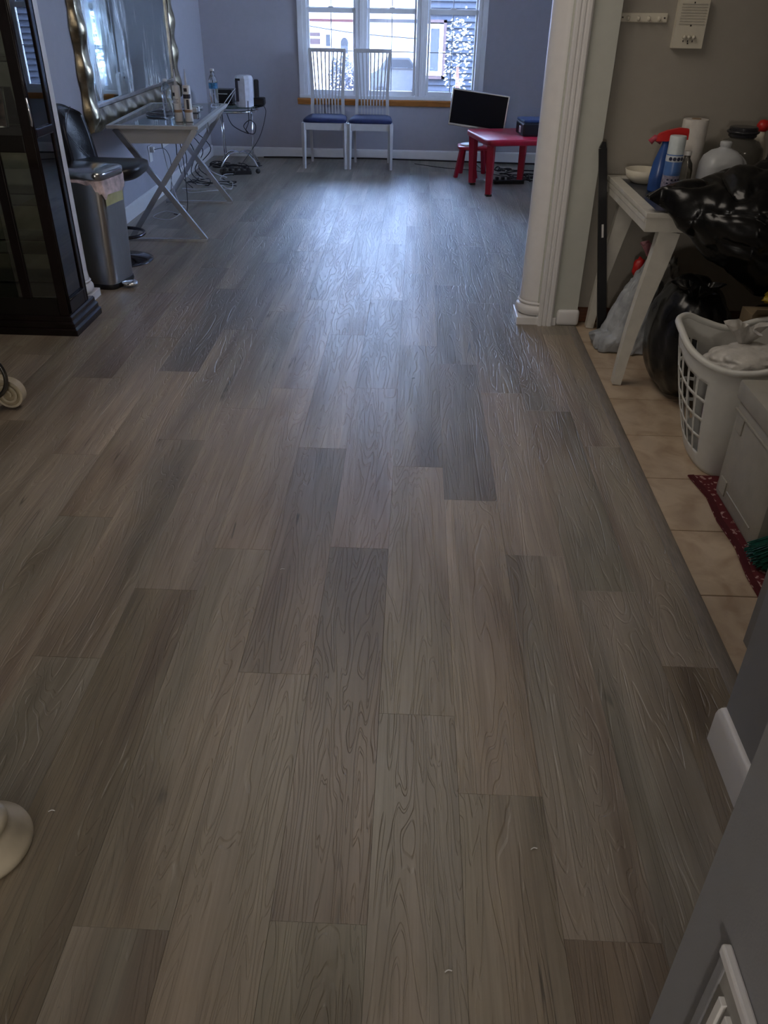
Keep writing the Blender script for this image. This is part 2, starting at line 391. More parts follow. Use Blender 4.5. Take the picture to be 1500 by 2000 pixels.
for i, xt in enumerate((1.032, 1.367, 1.702, 2.037, 2.372)):
    for j in range(-3, 8):
        y0 = 1.521 + 0.336 * j
        if y0 > 4.17: continue
        y1 = min(y0 + 0.336, 4.2)
        b = MB(); b.box((0, 0, -0.0095), (0.335 - 0.004, y1 - y0 - 0.004, 0.013), 0.0015, seg=1)
        bmesh.ops.recalc_face_normals(b.b, faces=b.b.faces)
        if y1 - y0 > 0.33 and tile_me: me = tile_me; b.b.free()
        else:
            me = bpy.data.meshes.new('tile'); b.b.to_mesh(me); b.b.free(); me.materials.append(M_TILE)
            if y1 - y0 > 0.33: tile_me = me
        o = bpy.data.objects.new('tile', me); C.objects.link(o); o.parent = floor; o.location = (xt, (y0 + y1) / 2, 0)
MB().span((0.866, -1, -0.0085), (2.6, 4.2, -0.0045)).build('grout_bed', grout_m, floor)
# threshold reducer strip
prof = [(0.823, 0.0), (0.824, 0.003), (0.827, 0.004), (0.845, 0.0055), (0.860, 0.005), (0.868, 0.001), (0.868, -0.008), (0.821, -0.008)]
struct(MB().prism(prof, 1.30, 4.075, 'y').build('trim_1', strip_m, auto=50))

# ------------------------------------------------------------------ walls
HZ = 2.44
WINS = [(-1.115, -0.570), (-0.535, 0.015), (0.045, 0.597)]   # rough openings of the three units
ZB, ZT = 0.575, 2.24
b = MB()
b.span((-2.3, 8.94, 0), (-1.115, 9.06, HZ)).span((0.597, 8.94, 0), (2.2, 9.06, HZ))
b.span((-1.115, 8.94, 0), (0.597, 9.06, ZB - 0.02)).span((-1.115, 8.94, ZT), (0.597, 9.06, HZ))
struct(b.build('wall_back', blue_wall))
struct(MB().span((-2.24, 4.30, 0), (-2.10, 9.05, HZ)).build('wall_left', blue_wall))
struct(MB().span((2.0, 4.30, 0), (2.12, 6.6, HZ)).span((2.0, 7.9, 0), (2.12, 9.05, HZ)).span((2.0, 6.6, 0), (2.12, 7.9, 0.95)).span((2.0, 6.6, 1.9), (2.12, 7.9, HZ)).build('wall_right', blue_wall))
b = MB()  # unseen side window added to let fill daylight into the living room
for y in (6.6, 7.225, 7.86): b.span((2.02, y, 0.95), (2.10, y + 0.05, 1.9), 0.003)
for z in (0.95, 1.4, 1.85): b.span((2.02, 6.65, z), (2.10, 7.86, z + 0.05), 0.003)
w4 = struct(b.build('window_4', vinyl_w)); MB().span((2.055, 6.65, 1.0), (2.06, 7.86, 1.85)).build('pane', winglass, w4)
struct(MB().span((-3.1, 4.19, 0), (-1.86, 4.38, HZ)).build('wall_left_partition', sage_wall))
struct(MB().span((-3.22, -3.1, 0), (-3.1, 4.38, HZ)).build('wall_dining_left', grey_wall))
struct(MB().span((-3.22, -3.22, 0), (3.0, -3.1, HZ)).build('wall_dining_rear', grey_wall))
struct(MB().span((-3.22, -3.22, HZ), (3.2, 9.2, HZ + 0.08)).build('ceiling', ceil_m))
# right partition: sage strip facing the viewer, kitchen wall a little further back
struct(MB().span((0.66, 4.095, 0), (0.868, 4.26, HZ)).build('wall_right_partition', sage_wall))
struct(MB().span((0.868, 4.17, 0), (3.0, 4.26, HZ)).build('wall_kitchen_back', beige_wall))
struct(MB().span((2.75, -3.1, 0), (3.0, 4.2, HZ)).build('wall_kitchen_right', beige_wall))
b = MB(); b.span((0.745, 0.45, 0), (0.90, 1.312, HZ)); b.span((0.388, -3.1, 0), (0.90, 0.600, HZ))
struct(b.build('wall_near_right', grey_wall))
struct(MB().span((0.925, 0.6, 0), (1.35, 1.66, HZ)).build('wall_kitchen_jamb', mat('taupe_paint', (0.20, 0.19, 0.18), 0.6, namt=0.02)))
struct(MB().span((0.40, 4.095, 2.12), (0.868, 4.26, HZ)).build('trim_2', trim_w))
def board(x0, y0, x1, y1, h, t_, name, nx, ny, mt=trim_w):
    """baseboard between two floor points, thickness towards (nx,ny), rounded top edge"""
    L_ = math.hypot(x1 - x0, y1 - y0); d = V(((x1 - x0) / L_, (y1 - y0) / L_, 0)); n_ = V((nx, ny, 0))
    pr = [(0, 0), (t_, 0), (t_, h - 0.02), (t_ * 0.85, h - 0.009), (t_ * 0.5, h - 0.002), (0, h)]
    b = MB(); b.loft([[V((x0, y0, 0)) + n_ * p + V((0, 0, z)) for p, z in pr], [V((x1, y1, 0)) + n_ * p + V((0, 0, z)) for p, z in pr]])
    return struct(b.build(name, mt, auto=40))
board(-2.1, 8.94, 2.0, 8.94, 0.095, 0.014, 'baseboard_back', 0, -1)
board(-2.1, 4.38, -2.1, 8.94, 0.105, 0.014, 'baseboard_left', 1, 0)
board(2.0, 4.26, 2.0, 8.94, 0.095, 0.014, 'baseboard_right', -1, 0)
board(0.745, 0.62, 0.745, 1.312, 0.105, 0.020, 'baseboard_near_right', -1, 0)
board(0.868, 4.17, 2.75, 4.17, 0.075, 0.012, 'baseboard_kitchen_back', 0, -1, brown_wood)
# rounded return on the partition end
struct(MB().box((0.822, 4.135, 0.0425), (0.118, 0.105, 0.085), 0.018, seg=4).build('baseboard_right_partition', trim_w, auto=40))

# columns with torus and plinth
def column(x, y, name):
    o = struct(MB().lathe([(0.088, 0.10), (0.085, 0.13), (0.082, 0.16), (0.081, 1.0), (0.078, 2.2), (0.095, 2.25), (0.1, HZ)], (x, y, 0), 40).build(name, trim_w, smooth=True))
    MB().box((x, y, 0.021), (0.205, 0.205, 0.042), 0.004).build('plinth', trim_w, o)
    pr = [(0.080, 0.042)] + [(0.082 + 0.021 * math.sin(a * PI / 10), 0.072 - 0.026 * math.cos(a * PI / 10)) for a in range(11)] + [(0.090, 0.103), (0.0935, 0.108), (0.090, 0.114), (0.083, 0.118)]
    MB().lathe(pr, (x, y, 0), 40).build('torus_moulding', trim_w, o, smooth=True)
    return o
column(0.660, 4.185, 'trim_3')
column(-1.837, 4.285, 'trim_4')
# fluted casing on the partition face
x = 0.668; pr = [(x, 4.10), (x, 4.072)]
for a, d in ((0.004, 4.068), (0.018, 4.068), (0.021, 4.073), (0.027, 4.073), (0.030, 4.068), (0.040, 4.068), (0.043, 4.073), (0.049, 4.073), (0.052, 4.068), (0.066, 4.068), (0.074, 4.074)): pr.append((x + a, d))
pr.append((x + 0.076, 4.10))
struct(MB().prism(pr, 0, HZ, 'z').build('trim_5', trim_w))

# ------------------------------------------------------------------ windows
def window(n, x0, x1):
    gx0, gx1 = x0 + 0.062, x1 - 0.062
    b = MB(); yf0, yf1 = 8.925, 9.05
    b.span((x0, yf0, ZB - 0.02), (x0 + 0.038, yf1, ZT), 0.003).span((x1 - 0.038, yf0, ZB - 0.02), (x1, yf1, ZT), 0.003)
    b.span((x0 + 0.038, yf0, ZT - 0.04), (x1 - 0.038, yf1, ZT), 0.003).span((x0 + 0.038, yf0, ZB - 0.02), (x1 - 0.038, yf1, ZB + 0.012), 0.003)
    w_ = struct(b.build('window_%d' % n, vinyl_w))
    for nm, za, zb, yy in (('lower_sash', 0.587, 1.322, 8.965), ('upper_sash', 1.285, 2.20, 9.005)):
        b = MB(); y0, y1 = yy - 0.016, yy + 0.016; e0, e1 = x0 + 0.040, x1 - 0.040
        b.span((e0, y0, za), (gx0, y1, zb), 0.003).span((gx1, y0, za), (e1, y1, zb), 0.003)
        b.span((gx0, y0, za), (gx1, y1, za + 0.042), 0.003).span((gx0, y0, zb - 0.042), (gx1, y1, zb), 0.003)
        s = b.build(nm, vinyl_w, w_)
        g = MB().span((gx0, yy - 0.003, za + 0.04), (gx1, yy + 0.003, zb - 0.04)); g.build('pane', winglass, s)
        mb = MB(); xm = (gx0 + gx1) / 2; zm = (za + zb) / 2 + (0.012 if nm == 'lower_sash' else 0)
        mb.span((xm - 0.004, yy - 0.006, za + 0.04), (xm + 0.004, yy + 0.006, zb - 0.04)); mb.build('vertical_muntin', mat('grey_muntin', (0.35, 0.36, 0.40), 0.5), s)
        MB().span((gx0, yy - 0.0055, zm - 0.004), (gx1, yy + 0.0055, zm + 0.004)).build('horizontal_muntin', MATS['grey_muntin'], s)
    MB().box(((x0 + x1) / 2, 8.962, 1.328), (0.05, 0.022, 0.012), 0.004).build('sash_lock', vinyl_w, w_)
for i, (a, b_) in enumerate(WINS): window(i + 1, a, b_)
b = MB()
b.span((-1.165, 8.915, 0.585), (-1.113, 8.95, 2.29), 0.004).span((0.595, 8.915, 0.585), (0.647, 8.95, 2.29), 0.004)
b.span((-0.572, 8.918, 0.585), (-0.533, 9.04, 2.25), 0.004).span((0.013, 8.918, 0.585), (0.047, 9.04, 2.25), 0.004)
b.span((-1.113, 8.915, 2.238), (0.595, 8.95, 2.29), 0.004).span((-1.165, 8.90, 0.556), (0.647, 9.04, 0.588), 0.004)
struct(b.build('trim_6', vinyl_w))
struct(MB().prism([(8.94, 0.556), (8.895, 0.556), (8.893, 0.545), (8.905, 0.528), (8.915, 0.505), (8.92, 0.499), (8.94, 0.499)], -1.185, 0.665, 'x').build('trim_7', oak_m))

# ------------------------------------------------------------------ outside
GZ = -0.9
lawn = MB().span((-40, 9.1, GZ - 0.2), (40, 60, GZ)).build('ground', mat('pale_ground', (0.62, 0.60, 0.56), 0.9, nscale=1)); struct(lawn)  # even pale colour for the ground outside
def ext_window(b_, x0, x1, z0, z1, y, par, arch=False, dark='dark_far_window', bcol='white_far_trim'):
    m_ = MATS[bcol]; f = MB(); tt = 0.06
    f.span((x0 - tt, y - 0.05, z0 - tt), (x0, y, z1)).span((x1, y - 0.05, z0 - tt), (x1 + tt, y, z1)).span((x0, y - 0.05, z0 - tt), (x1, y, z0))
    if not arch: f.span((x0 - tt, y - 0.05, z1), (x1 + tt, y, z1 + tt))
    w_ = f.build('window', m_, par)
    if arch:
        r_ = (x1 - x0) / 2; cx = (x0 + x1) / 2
        poly = [(x0, z0), (x1, z0)] + [(cx + r_ * math.cos(a * PI / 12), z1 + 1.4 * r_ * math.sin(a * PI / 12)) for a in range(13)]
        MB().prism(poly, y - 0.03, y - 0.01, 'y').build('pane', MATS[dark], w_)
    else: MB().span((x0, y - 0.03, z0), (x1, y - 0.01, z1)).build('pane', MATS[dark], w_)
    return w_
mat('white_far_trim', (0.8, 0.8, 0.8), 0.6); mat('dark_far_window', (0.012, 0.013, 0.018), 0.4); mat('pink_far_trim', (0.05, 0.026, 0.024), 0.7); mat('grey_far_window', (0.03, 0.033, 0.04), 0.4)
h1 = thing('house', 'pale pinkish house with red trim line and arched window, seen through left window', 'house', (-2.5, 25, GZ))
MB().span((-8, 24, GZ), (-1.5, 30, 6)).build('wall', mat('pale_pink_stucco', (0.70, 0.62, 0.60), 0.8), h1)
MB().span((-8, 23.95, 0.80), (-1.5, 24.0, 0.86)).build('red_band', mat('faded_red_band', (0.06, 0.015, 0.013), 0.8), h1)
MB().span((-2.85, 23.9, 0.48), (-2.55, 24.0, 0.56)).span((-2.85, 23.9, 0.3), (-2.55, 24.0, 0.42)).build('porch_beam', MATS['pink_far_trim'], h1)
ext_window(None, -2.40, -2.28, 0.25, 0.52, 24, h1); ext_window(None, -2.02, -1.82, 0.10, 0.32, 24, h1, arch=True)
h2 = thing('house', 'white house with a grey band, seen through middle window', 'house', (0, 26, GZ))
MB().span((-1.49, 25, GZ), (6, 30, 6)).build('wall', mat('white_stucco', (0.80, 0.79, 0.80), 0.8), h2)
MB().span((-1.49, 24.9, 0.78), (6, 25.0, 0.86)).build('grey_band', mat('grey_band_paint', (0.03, 0.03, 0.034), 0.7), h2)
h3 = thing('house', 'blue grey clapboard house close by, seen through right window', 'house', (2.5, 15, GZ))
MB().span((0.05, 15.03, GZ), (9, 20, 7)).build('wall', mat('shade_blue_grey_sheathing', (0.015, 0.017, 0.025), 0.8), h3)  # wall and siding colours darkened in place of real shade
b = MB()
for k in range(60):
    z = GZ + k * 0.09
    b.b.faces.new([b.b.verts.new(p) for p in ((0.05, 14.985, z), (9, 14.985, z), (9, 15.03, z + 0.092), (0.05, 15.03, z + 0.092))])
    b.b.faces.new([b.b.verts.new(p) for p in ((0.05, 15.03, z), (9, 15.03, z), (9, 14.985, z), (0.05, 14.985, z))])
o = b.build('clapboard_siding', mat('shade_blue_grey_clapboard', (0.017, 0.019, 0.027), 0.7), h3); o['kind'] = 'stuff'
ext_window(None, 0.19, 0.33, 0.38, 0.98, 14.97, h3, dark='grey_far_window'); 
b = MB(); b.span((0.10, 14.93, 0.27), (0.44, 14.98, 0.32)).span((0.39, 14.93, 0.27), (0.44, 14.98, 1.10)).span((0.10, 14.93, 1.06), (0.44, 14.98, 1.10)); b.build('window_surround', MATS['pink_far_trim'], h3)
def foliage(name, label, c, rx, ry, rz, n, col, s=0.05, cat='tree', trunk=True):
    t = thing(name, label, cat, (c[0], c[1], GZ))
    b = MB(); rnd = random.Random(n)
    for _ in range(n):
        while True:
            p = V((rnd.uniform(-1, 1), rnd.uniform(-1, 1), rnd.uniform(-1, 1)))
            if p.length < 1 and noise.noise(p * 2.3 + V(c)) > -0.12: break
        p = V((p.x * rx, p.y * ry, p.z * rz)) + V(c); a = rnd.uniform(0, 6.28); u = V((math.cos(a), math.sin(a), rnd.uniform(-0.6, 0.6))) * s; v_ = u.orthogonal().normalized() * s * 0.6
        b.b.faces.new([b.b.verts.new(q) for q in (p - u, p + v_, p + u, p - v_)])
    o = b.build('foliage', col, t); o['kind'] = 'stuff'
    if trunk: MB().tube([(c[0], c[1], GZ), (c[0] + 0.03, c[1], (GZ + c[2]) / 2), (c[0], c[1], c[2])], [0.07, 0.05, 0.02], 8).build('trunk', brown_wood, t)
    return t
leaf1 = mat('sun_painted_leaf', (0.80, 0.84, 0.78), 0.5, nscale=5); leaf2 = mat('green_leaf', (0.03, 0.05, 0.025), 0.5); leaf3 = mat('dusky_purple_leaf', (0.018, 0.014, 0.022), 0.5)  # pale leaf colour carries the sunlight; no sun lamp lights the tree
foliage('tree', 'young tree, sunlight painted into its pale leaves, in front of the blue grey house', (0.58, 13.4, 0.55), 0.22, 0.3, 0.80, 330, leaf1, 0.024)
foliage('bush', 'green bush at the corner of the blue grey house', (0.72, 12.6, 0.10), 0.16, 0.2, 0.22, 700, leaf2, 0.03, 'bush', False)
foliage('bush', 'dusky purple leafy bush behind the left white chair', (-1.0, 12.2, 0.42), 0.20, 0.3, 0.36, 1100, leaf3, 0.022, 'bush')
car = thing('car', 'parked car, faint and overexposed, in the middle window', 'car', (-0.3, 22, GZ))
def cp(p): return [(a * 0.55 - 0.42, (z + 0.6) * 0.75 - 0.6) for a, z in p]
b = MB(); b.prism(cp([(-1.25, -0.6), (1.25, -0.6), (1.25, 0.02), (0.8, 0.1), (0.4, 0.45), (-0.55, 0.45), (-0.9, 0.1), (-1.25, 0.0)]), 21.3, 22.7, 'y'); b.build('body', mat('grey_car_paint', (0.06, 0.06, 0.068), 0.3), car)
b = MB(); b.prism(cp([(-0.72, 0.12), (0.68, 0.12), (0.36, 0.40), (-0.50, 0.40)]), 21.28, 21.31, 'y'); b.build('side_window', MATS['dark_far_window'], car)
for xx in (-0.86, 0.02): MB().tube([(xx, 21.25, -0.65), (xx, 21.5, -0.65)], 0.24, 20).build('wheel', black_p, car)
tag(MB().tube([(-3.6, 20, 1.0), (-1.5, 20, 0.72), (0.5, 20, 0.60)], 0.012, 6, smooth_pts=4).build('utility_wire', cable_b), 'thin dark overhead wire crossing the left window view', 'wire')

# ------------------------------------------------------------------ white dining chairs
def dining_chair(label, cx, ang):
    """origin: floor under seat centre; faces -y"""
    t = thing('dining_chair', label, 'chair', (cx, 8.53, 0), math.radians(ang), 'white dining chairs under the window')
    P = lambda p: wm(t) @ V(p)
    cu = []
    n = 28
    for z, g, th in ((0.405, 0.97, 0), (0.410, 1.0, 0), (0.422, 1.0, 0), (0.434, 0.96, 0), (0.444, 0.84, 0), (0.448, 0.6, 0)):
        lp = []
        for k in range(n):
            a = 2 * PI * k / n; ca, sa = math.cos(a), math.sin(a); e = 0.28
            x_ = math.copysign(abs(ca) ** e, ca); y_ = math.copysign(abs(sa) ** e, sa)
            hw = 0.212 - 0.024 * (y_ + 1) / 2 * 1.0
            lp.append(P((x_ * hw * g, y_ * 0.20 * g, z)))
        cu.append(lp)
    MB().loft(cu).build('seat_cushion', blue_f, t, smooth=True)
    b = MB()
    for p, q in (((-0.2, -0.185), (0.2, -0.185)), ((-0.175, 0.185), (0.175, 0.185)), ((-0.205, -0.18), (-0.178, 0.18)), ((0.205, -0.18), (0.178, 0.18))):
        b.quadbar(P((p[0], p[1], 0.375)), P((q[0], q[1], 0.375)), 0.02, 0.06)
    b.build('apron', chairw, t)
    for sx in (-1, 1):
        MB().quadbar(P((sx * 0.196, -0.185, 0.404)), P((sx * 0.199, -0.19, 0.0)), 0.036, 0.036, 0.024, 0.024).build('leg', chairw, t)
        MB().ribbon([P((sx * 0.165, 0.20, 0.0)), P((sx * 0.172, 0.195, 0.2)), P((sx * 0.172, 0.19, 0.404))], [0.022, 0.026, 0.03], [0.026, 0.03, 0.034], up=V((0, 1, 0))).build('leg', chairw, t)
        MB().ribbon([P((sx * 0.152, 0.185, 0.404)), P((sx * 0.148, 0.19, 0.55)), P((sx * 0.146, 0.20, 0.62)), P((sx * 0.152, 0.215, 0.78)), P((sx * 0.166, 0.235, 0.99))], [0.030, 0.030, 0.030, 0.030, 0.028], [0.03, 0.026, 0.024, 0.022, 0.020], up=V((0, 1, 0))).build('back_post', chairw, t)
    MB().box(P((0, 0.236, 0.982)), (0.356, 0.022, 0.034), 0.006).build('top_rail', chairw, t)
    for k in range(8):
        u = -1 + 2 * k / 7
        MB().ribbon([P((u * 0.103, 0.182, 0.404)), P((u * 0.103, 0.182, 0.50)), P((u * 0.103, 0.180, 0.56)), P((u * 0.112, 0.190, 0.62)), P((u * 0.123, 0.21, 0.78)), P((u * 0.136, 0.234, 0.972))], 0.0125, 0.010, up=V((0, 1, 0))).build('slat', chairw, t)
    return t
dining_chair('white slat-back dining chair with navy seat, the left one', -0.867, 0)
dining_chair('white slat-back dining chair with navy seat, the right one nearer the monitor', -0.433, 0)

# ------------------------------------------------------------------ monitor on the small red chair, red table
pc = thing('monitor', 'silver-framed widescreen monitor standing on the small red chair', 'monitor', (0.56, 8.10, 0.0))
rot = RZ(-10) @ RY(5.5)
def mon(d, s): return d
ctr = V((0.566, 8.13, 0.563))
MB().box(ctr, (0.525, 0.032, 0.305), 0.006, rot=rot).build('bezel', alu, pc)
MB().box(ctr + rot @ V((0, -0.0165, 0.004)), (0.497, 0.003, 0.272), 0.001, rot=rot).build('screen', black_s, pc)
MB().box(ctr + rot @ V((0, 0.03, -0.02)), (0.20, 0.03, 0.16), 0.01, rot=rot).build('back_cover', black_p, pc)
MB().tube([ctr + V((0, 0.045, -0.03)), V((0.56, 8.19, 0.42)), V((0.53, 8.16, 0.29))], 0.018, 12, smooth_pts=4).build('neck', alu, pc, smooth=True)
MB().lathe([(0.10, 0.268), (0.105, 0.272), (0.103, 0.280), (0.03, 0.286)], (0.525, 8.15, 0), 40).build('stand_base', white_p, pc, smooth=True)
pc.location.z = 0.268
for c_ in pc.children: c_.data.transform(Matrix.Translation((0, 0, -0.268)))

kc = thing('kids_chair', 'small red plastic chair under the monitor', 'chair', (0.53, 8.14, 0))
n = 28; loops = []
for z, g in ((0.244, 0.96), (0.250, 1.0), (0.262, 1.0), (0.268, 0.97)):
    loops.append([V((0.55 + math.copysign(abs(math.cos(2 * PI * k / n)) ** 0.45, math.cos(2 * PI * k / n)) * 0.155 * g, 8.15 + math.copysign(abs(math.sin(2 * PI * k / n)) ** 0.45, math.sin(2 * PI * k / n)) * 0.14 * g, z)) for k in range(n)])
MB().loft(loops).build('seat', red_p, kc, smooth=True)
for fx, fy, tx, ty in ((0.385, 8.05, 0.435, 8.07), (0.57, 8.02, 0.52, 8.06), (0.70, 8.05, 0.665, 8.07), (0.44, 8.27, 0.46, 8.25), (0.66, 8.27, 0.64, 8.25)):
    MB().quadbar((fx, fy, 0), (tx, ty, 0.248), 0.030, 0.030, 0.036, 0.036).build('leg', red_p, kc)
MB().ribbon([(0.70, 8.16, 0.262), (0.725, 8.16, 0.30), (0.735, 8.16, 0.36)], 0.22, 0.014, up=V((1, 0, 0))).build('backrest', red_p, kc)

rt = thing('kids_table', 'low red plastic kids table with chunky legs beside the column', 'table', (0.80, 7.55, 0), math.radians(13))
P = lambda p: wm(rt) @ V(p)
b = MB()
n = 40; loops = []
for z, g in ((0.405, 0.985), (0.412, 1.0), (0.437, 1.0), (0.447, 0.992), (0.45, 0.975)):
    lp = []
    for k in range(n):
        a = 2 * PI * k / n; ca, sa = math.cos(a), math.sin(a)
        lp.append(P((math.copysign(abs(ca) ** 0.16, ca) * 0.29 * g, math.copysign(abs(sa) ** 0.16, sa) * 0.34 * g, z)))
    loops.append(lp)
b.loft(loops).build('tabletop', red_p, rt, auto=60)
for sx in (-1, 1):
    for sy in (-1, 1):
        l = MB().quadbar(P((sx * 0.235, sy * 0.265, 0.41)), P((sx * 0.225, sy * 0.25, 0.018)), 0.058, 0.058, 0.046, 0.046).build('leg', red_p, rt)
        MB().box(P((sx * 0.225, sy * 0.25, 0.009)), (0.05, 0.05, 0.018), 0.004, rot=RZ(13)).build('rubber_foot', dred_f, l)
bx = thing('printer', 'small black and navy printer on the red table, half hidden by the column', 'printer', (0.98, 7.55, 0.45), math.radians(8))
P = lambda p: wm(bx) @ V(p)
MB().box(P((0.07, 0, 0.05)), (0.34, 0.26, 0.10), 0.012, rot=RZ(8)).build('body', black_p, bx)
MB().box(P((0.07, 0.01, 0.112)), (0.33, 0.25, 0.022), 0.008, rot=RZ(8)).build('lid', mat('navy_plastic', (0.03, 0.05, 0.12), 0.3), bx)
MB().box(P((-0.101, -0.02, 0.045)), (0.006, 0.05, 0.05), 0.002, rot=RZ(8)).build('side_label', white_p, bx)

# ------------------------------------------------------------------ vanity desk with crossed legs
RD = math.radians(3.1)
dk = thing('vanity_desk', 'white vanity desk with dark glass top and crossed silver legs under the mirror', 'desk', (-1.70, 6.14, 0), RD)
P = lambda p: wm(dk) @ V(p); DR = Matrix.Rotation(RD, 3, 'Z')
HW, HL = 0.29, 0.62
def lbox(b, a, c, bev=0.0):
    a = V(a); c = V(c); return b.box(P((a + c) / 2), [abs(q) for q in (c - a)], bev, rot=DR)
b = MB(); lbox(b, (-HW, -HL, 0.700), (HW, -HL + 0.035, 0.722), 0.003); lbox(b, (-HW, HL - 0.035, 0.700), (HW, HL, 0.722), 0.003)
lbox(b, (-HW, -HL + 0.035, 0.700), (-HW + 0.035, HL - 0.035, 0.722), 0.003); lbox(b, (HW - 0.035, -HL + 0.035, 0.700), (HW, HL - 0.035, 0.722), 0.003)
lbox(b, (-HW + 0.035, -HL + 0.035, 0.700), (HW - 0.035, HL - 0.035, 0.712)); b.build('tabletop', deskw, dk)
b = MB(); lbox(b, (-HW + 0.035, -HL + 0.035, 0.712), (HW - 0.035, HL - 0.035, 0.7205)); b.build('glass_inset', darkgl, dk)
# tapered drawer box
tp = [(-HW + 0.02, -HL + 0.04), (HW - 0.02, -HL + 0.04), (HW - 0.02, HL - 0.04), (-HW + 0.02, HL - 0.04)]
bt = [(-HW + 0.095, -HL + 0.055), (HW - 0.095, -HL + 0.055), (HW - 0.095, HL - 0.055), (-HW + 0.095, HL - 0.055)]
MB().loft([[P((x_, y_, 0.61)) for x_, y_ in bt], [P((x_, y_, 0.70)) for x_, y_ in tp]]).build('drawer_box', deskw, dk)
b = MB()
for (y0, z0) in ((-0.18, 0.655),):
    for q in range(4):
        a0 = PI / 4 + q * PI / 2 + PI / 4; a1 = a0 + PI / 2; R_ = 0.034
        b.quadbar(P((HW - 0.018, y0 + R_ * math.cos(a0), z0 + R_ * math.sin(a0))), P((HW - 0.018, y0 + R_ * math.cos(a1), z0 + R_ * math.sin(a1))), 0.008, 0.012)
b.build('drawer_handle', chrome, dk)
for y in (-HL + 0.03, HL - 0.03):
    lf = b = MB()
    b.ribbon([P((-0.245, y, 0.70)), P((0.262, y, 0.012))], 0.034, 0.022, up=V((0, 1, 0)))
    b.ribbon([P((0.265, y - 0.001, 0.70)), P((-0.245, y - 0.001, 0.012))], 0.033, 0.021, up=V((0, 1, 0)))
    b.box(P((0.008, y, 0.010)), (0.53, 0.024, 0.020), 0.002, rot=DR)
    b.build('crossed_leg_frame', alu, dk)
for sx in (-1, 1): pass

# wavy-framed mirror on the left wall
mr = thing('wall_mirror', 'large smeared mirror in a wavy antique silver gold frame above the vanity desk', 'mirror', (-2.10, 6.7, 0.62))
X0 = -2.095; MY0, MY1, MZ0, MZ1 = 5.55, 7.80, 0.655, 1.95; FW = 0.135
mm = bpy.data.materials.new('smeared_mirror'); mm.use_nodes = True
t = mm.node_tree; pb = t.nodes['Principled BSDF']; L = t.links.new
pb.inputs['Metallic'].default_value = 1.0
g = N(t, 'ShaderNodeNewGeometry'); mpn = N(t, 'ShaderNodeMapping'); mpn.inputs['Scale'].default_value = (1, 9, 1.6); mpn.inputs['Rotation'].default_value = (0.25, 0, 0)
no = N(t, 'ShaderNodeTexNoise'); no.inputs['Scale'].default_value = 1.1; no.inputs['Detail'].default_value = 6; no.inputs['Distortion'].default_value = 1.6
L(g.outputs['Position'], mpn.inputs[0]); L(mpn.outputs[0], no.inputs['Vector'])
n2 = N(t, 'ShaderNodeTexNoise'); n2.inputs['Scale'].default_value = 2.2; L(g.outputs['Position'], n2.inputs['Vector'])
mu = N(t, 'ShaderNodeMath', operation='MULTIPLY'); L(no.outputs[0], mu.inputs[0]); L(n2.outputs[0], mu.inputs[1])
rr = N(t, 'ShaderNodeValToRGB'); rr.color_ramp.elements[0].position = 0.20; rr.color_ramp.elements[1].position = 0.33
L(mu.outputs[0], rr.inputs[0])
mr_r = N(t, 'ShaderNodeMapRange'); mr_r.inputs[3].default_value = 0.03; mr_r.inputs[4].default_value = 0.30; L(rr.outputs[0], mr_r.inputs[0]); L(mr_r.outputs[0], pb.inputs['Roughness'])
cmx = N(t, 'ShaderNodeMix', data_type='RGBA'); cmx.inputs[6].default_value = (0.62, 0.74, 0.76, 1); cmx.inputs[7].default_value = (0.84, 0.90, 0.90, 1); L(rr.outputs[0], cmx.inputs[0]); L(cmx.outputs[2], pb.inputs['Base Color'])
mm2 = N(t, 'ShaderNodeMapRange'); mm2.inputs[3].default_value = 1.0; mm2.inputs[4].default_value = 0.6; L(rr.outputs[0], mm2.inputs[0]); L(mm2.outputs[0], pb.inputs['Metallic'])
MB().span((X0 + 0.004, MY0 + FW - 0.01, MZ0 + FW - 0.01), (X0 + 0.022, MY1 - FW + 0.01, MZ1 - FW + 0.01)).build('mirror_glass', mm, mr)
def wavy(a0, a1, fixed, sgn, axis):
    """one side of the frame: u along, v from inner (0) to outer (1)"""
    b = MB(); NU, NV = 120, 12; rows = []
    for i in range(NU + 1):
        u = i / NU; row = []; s_ = a0 + (a1 - a0) * u; ph = 2 * PI * s_ / 0.235
        for j in range(NV + 1):
            v_ = j / NV
            out = fixed + sgn * (FW * v_ + 0.008 * v_ * math.sin(ph))
            # mitre
            a = s_ if axis == 'y' else s_
            e0, e1 = (a0, a1)
            cut = FW * (1 - v_)
            a_ = max(e0 + cut, min(e1 - cut, s_))
            h = 0.030 + 0.030 * math.sin(PI * min(1, v_ * 0.92 + 0.08)) ** 0.8 + 0.011 * math.sin(ph) * math.sin(PI * v_)
            if j == NV: h = 0.0
            row.append(b.b.verts.new((X0 + h, a_, out) if axis == 'y' else (X0 + h, out, a_)))
        rows.append(row)
    for A, B in zip(rows, rows[1:]):
        for j in range(NV):
            try: b.b.faces.new((A[j], A[j + 1], B[j + 1], B[j]))
            except ValueError: pass
    bmesh.ops.remove_doubles(b.b, verts=b.b.verts, dist=1e-6)
    return b.build('frame_rail', gold_m, mr, smooth=True)
wavy(MY0, MY1, MZ0 + FW, -1, 'y'); wavy(MY0, MY1, MZ1 - FW, 1, 'y'); wavy(MZ0, MZ1, MY0 + FW, -1, 'z'); wavy(MZ0, MZ1, MY1 - FW, 1, 'z')
b = MB(); i0, i1, k0, k1 = MY0 + FW, MY1 - FW, MZ0 + FW, MZ1 - FW; q = 0.026
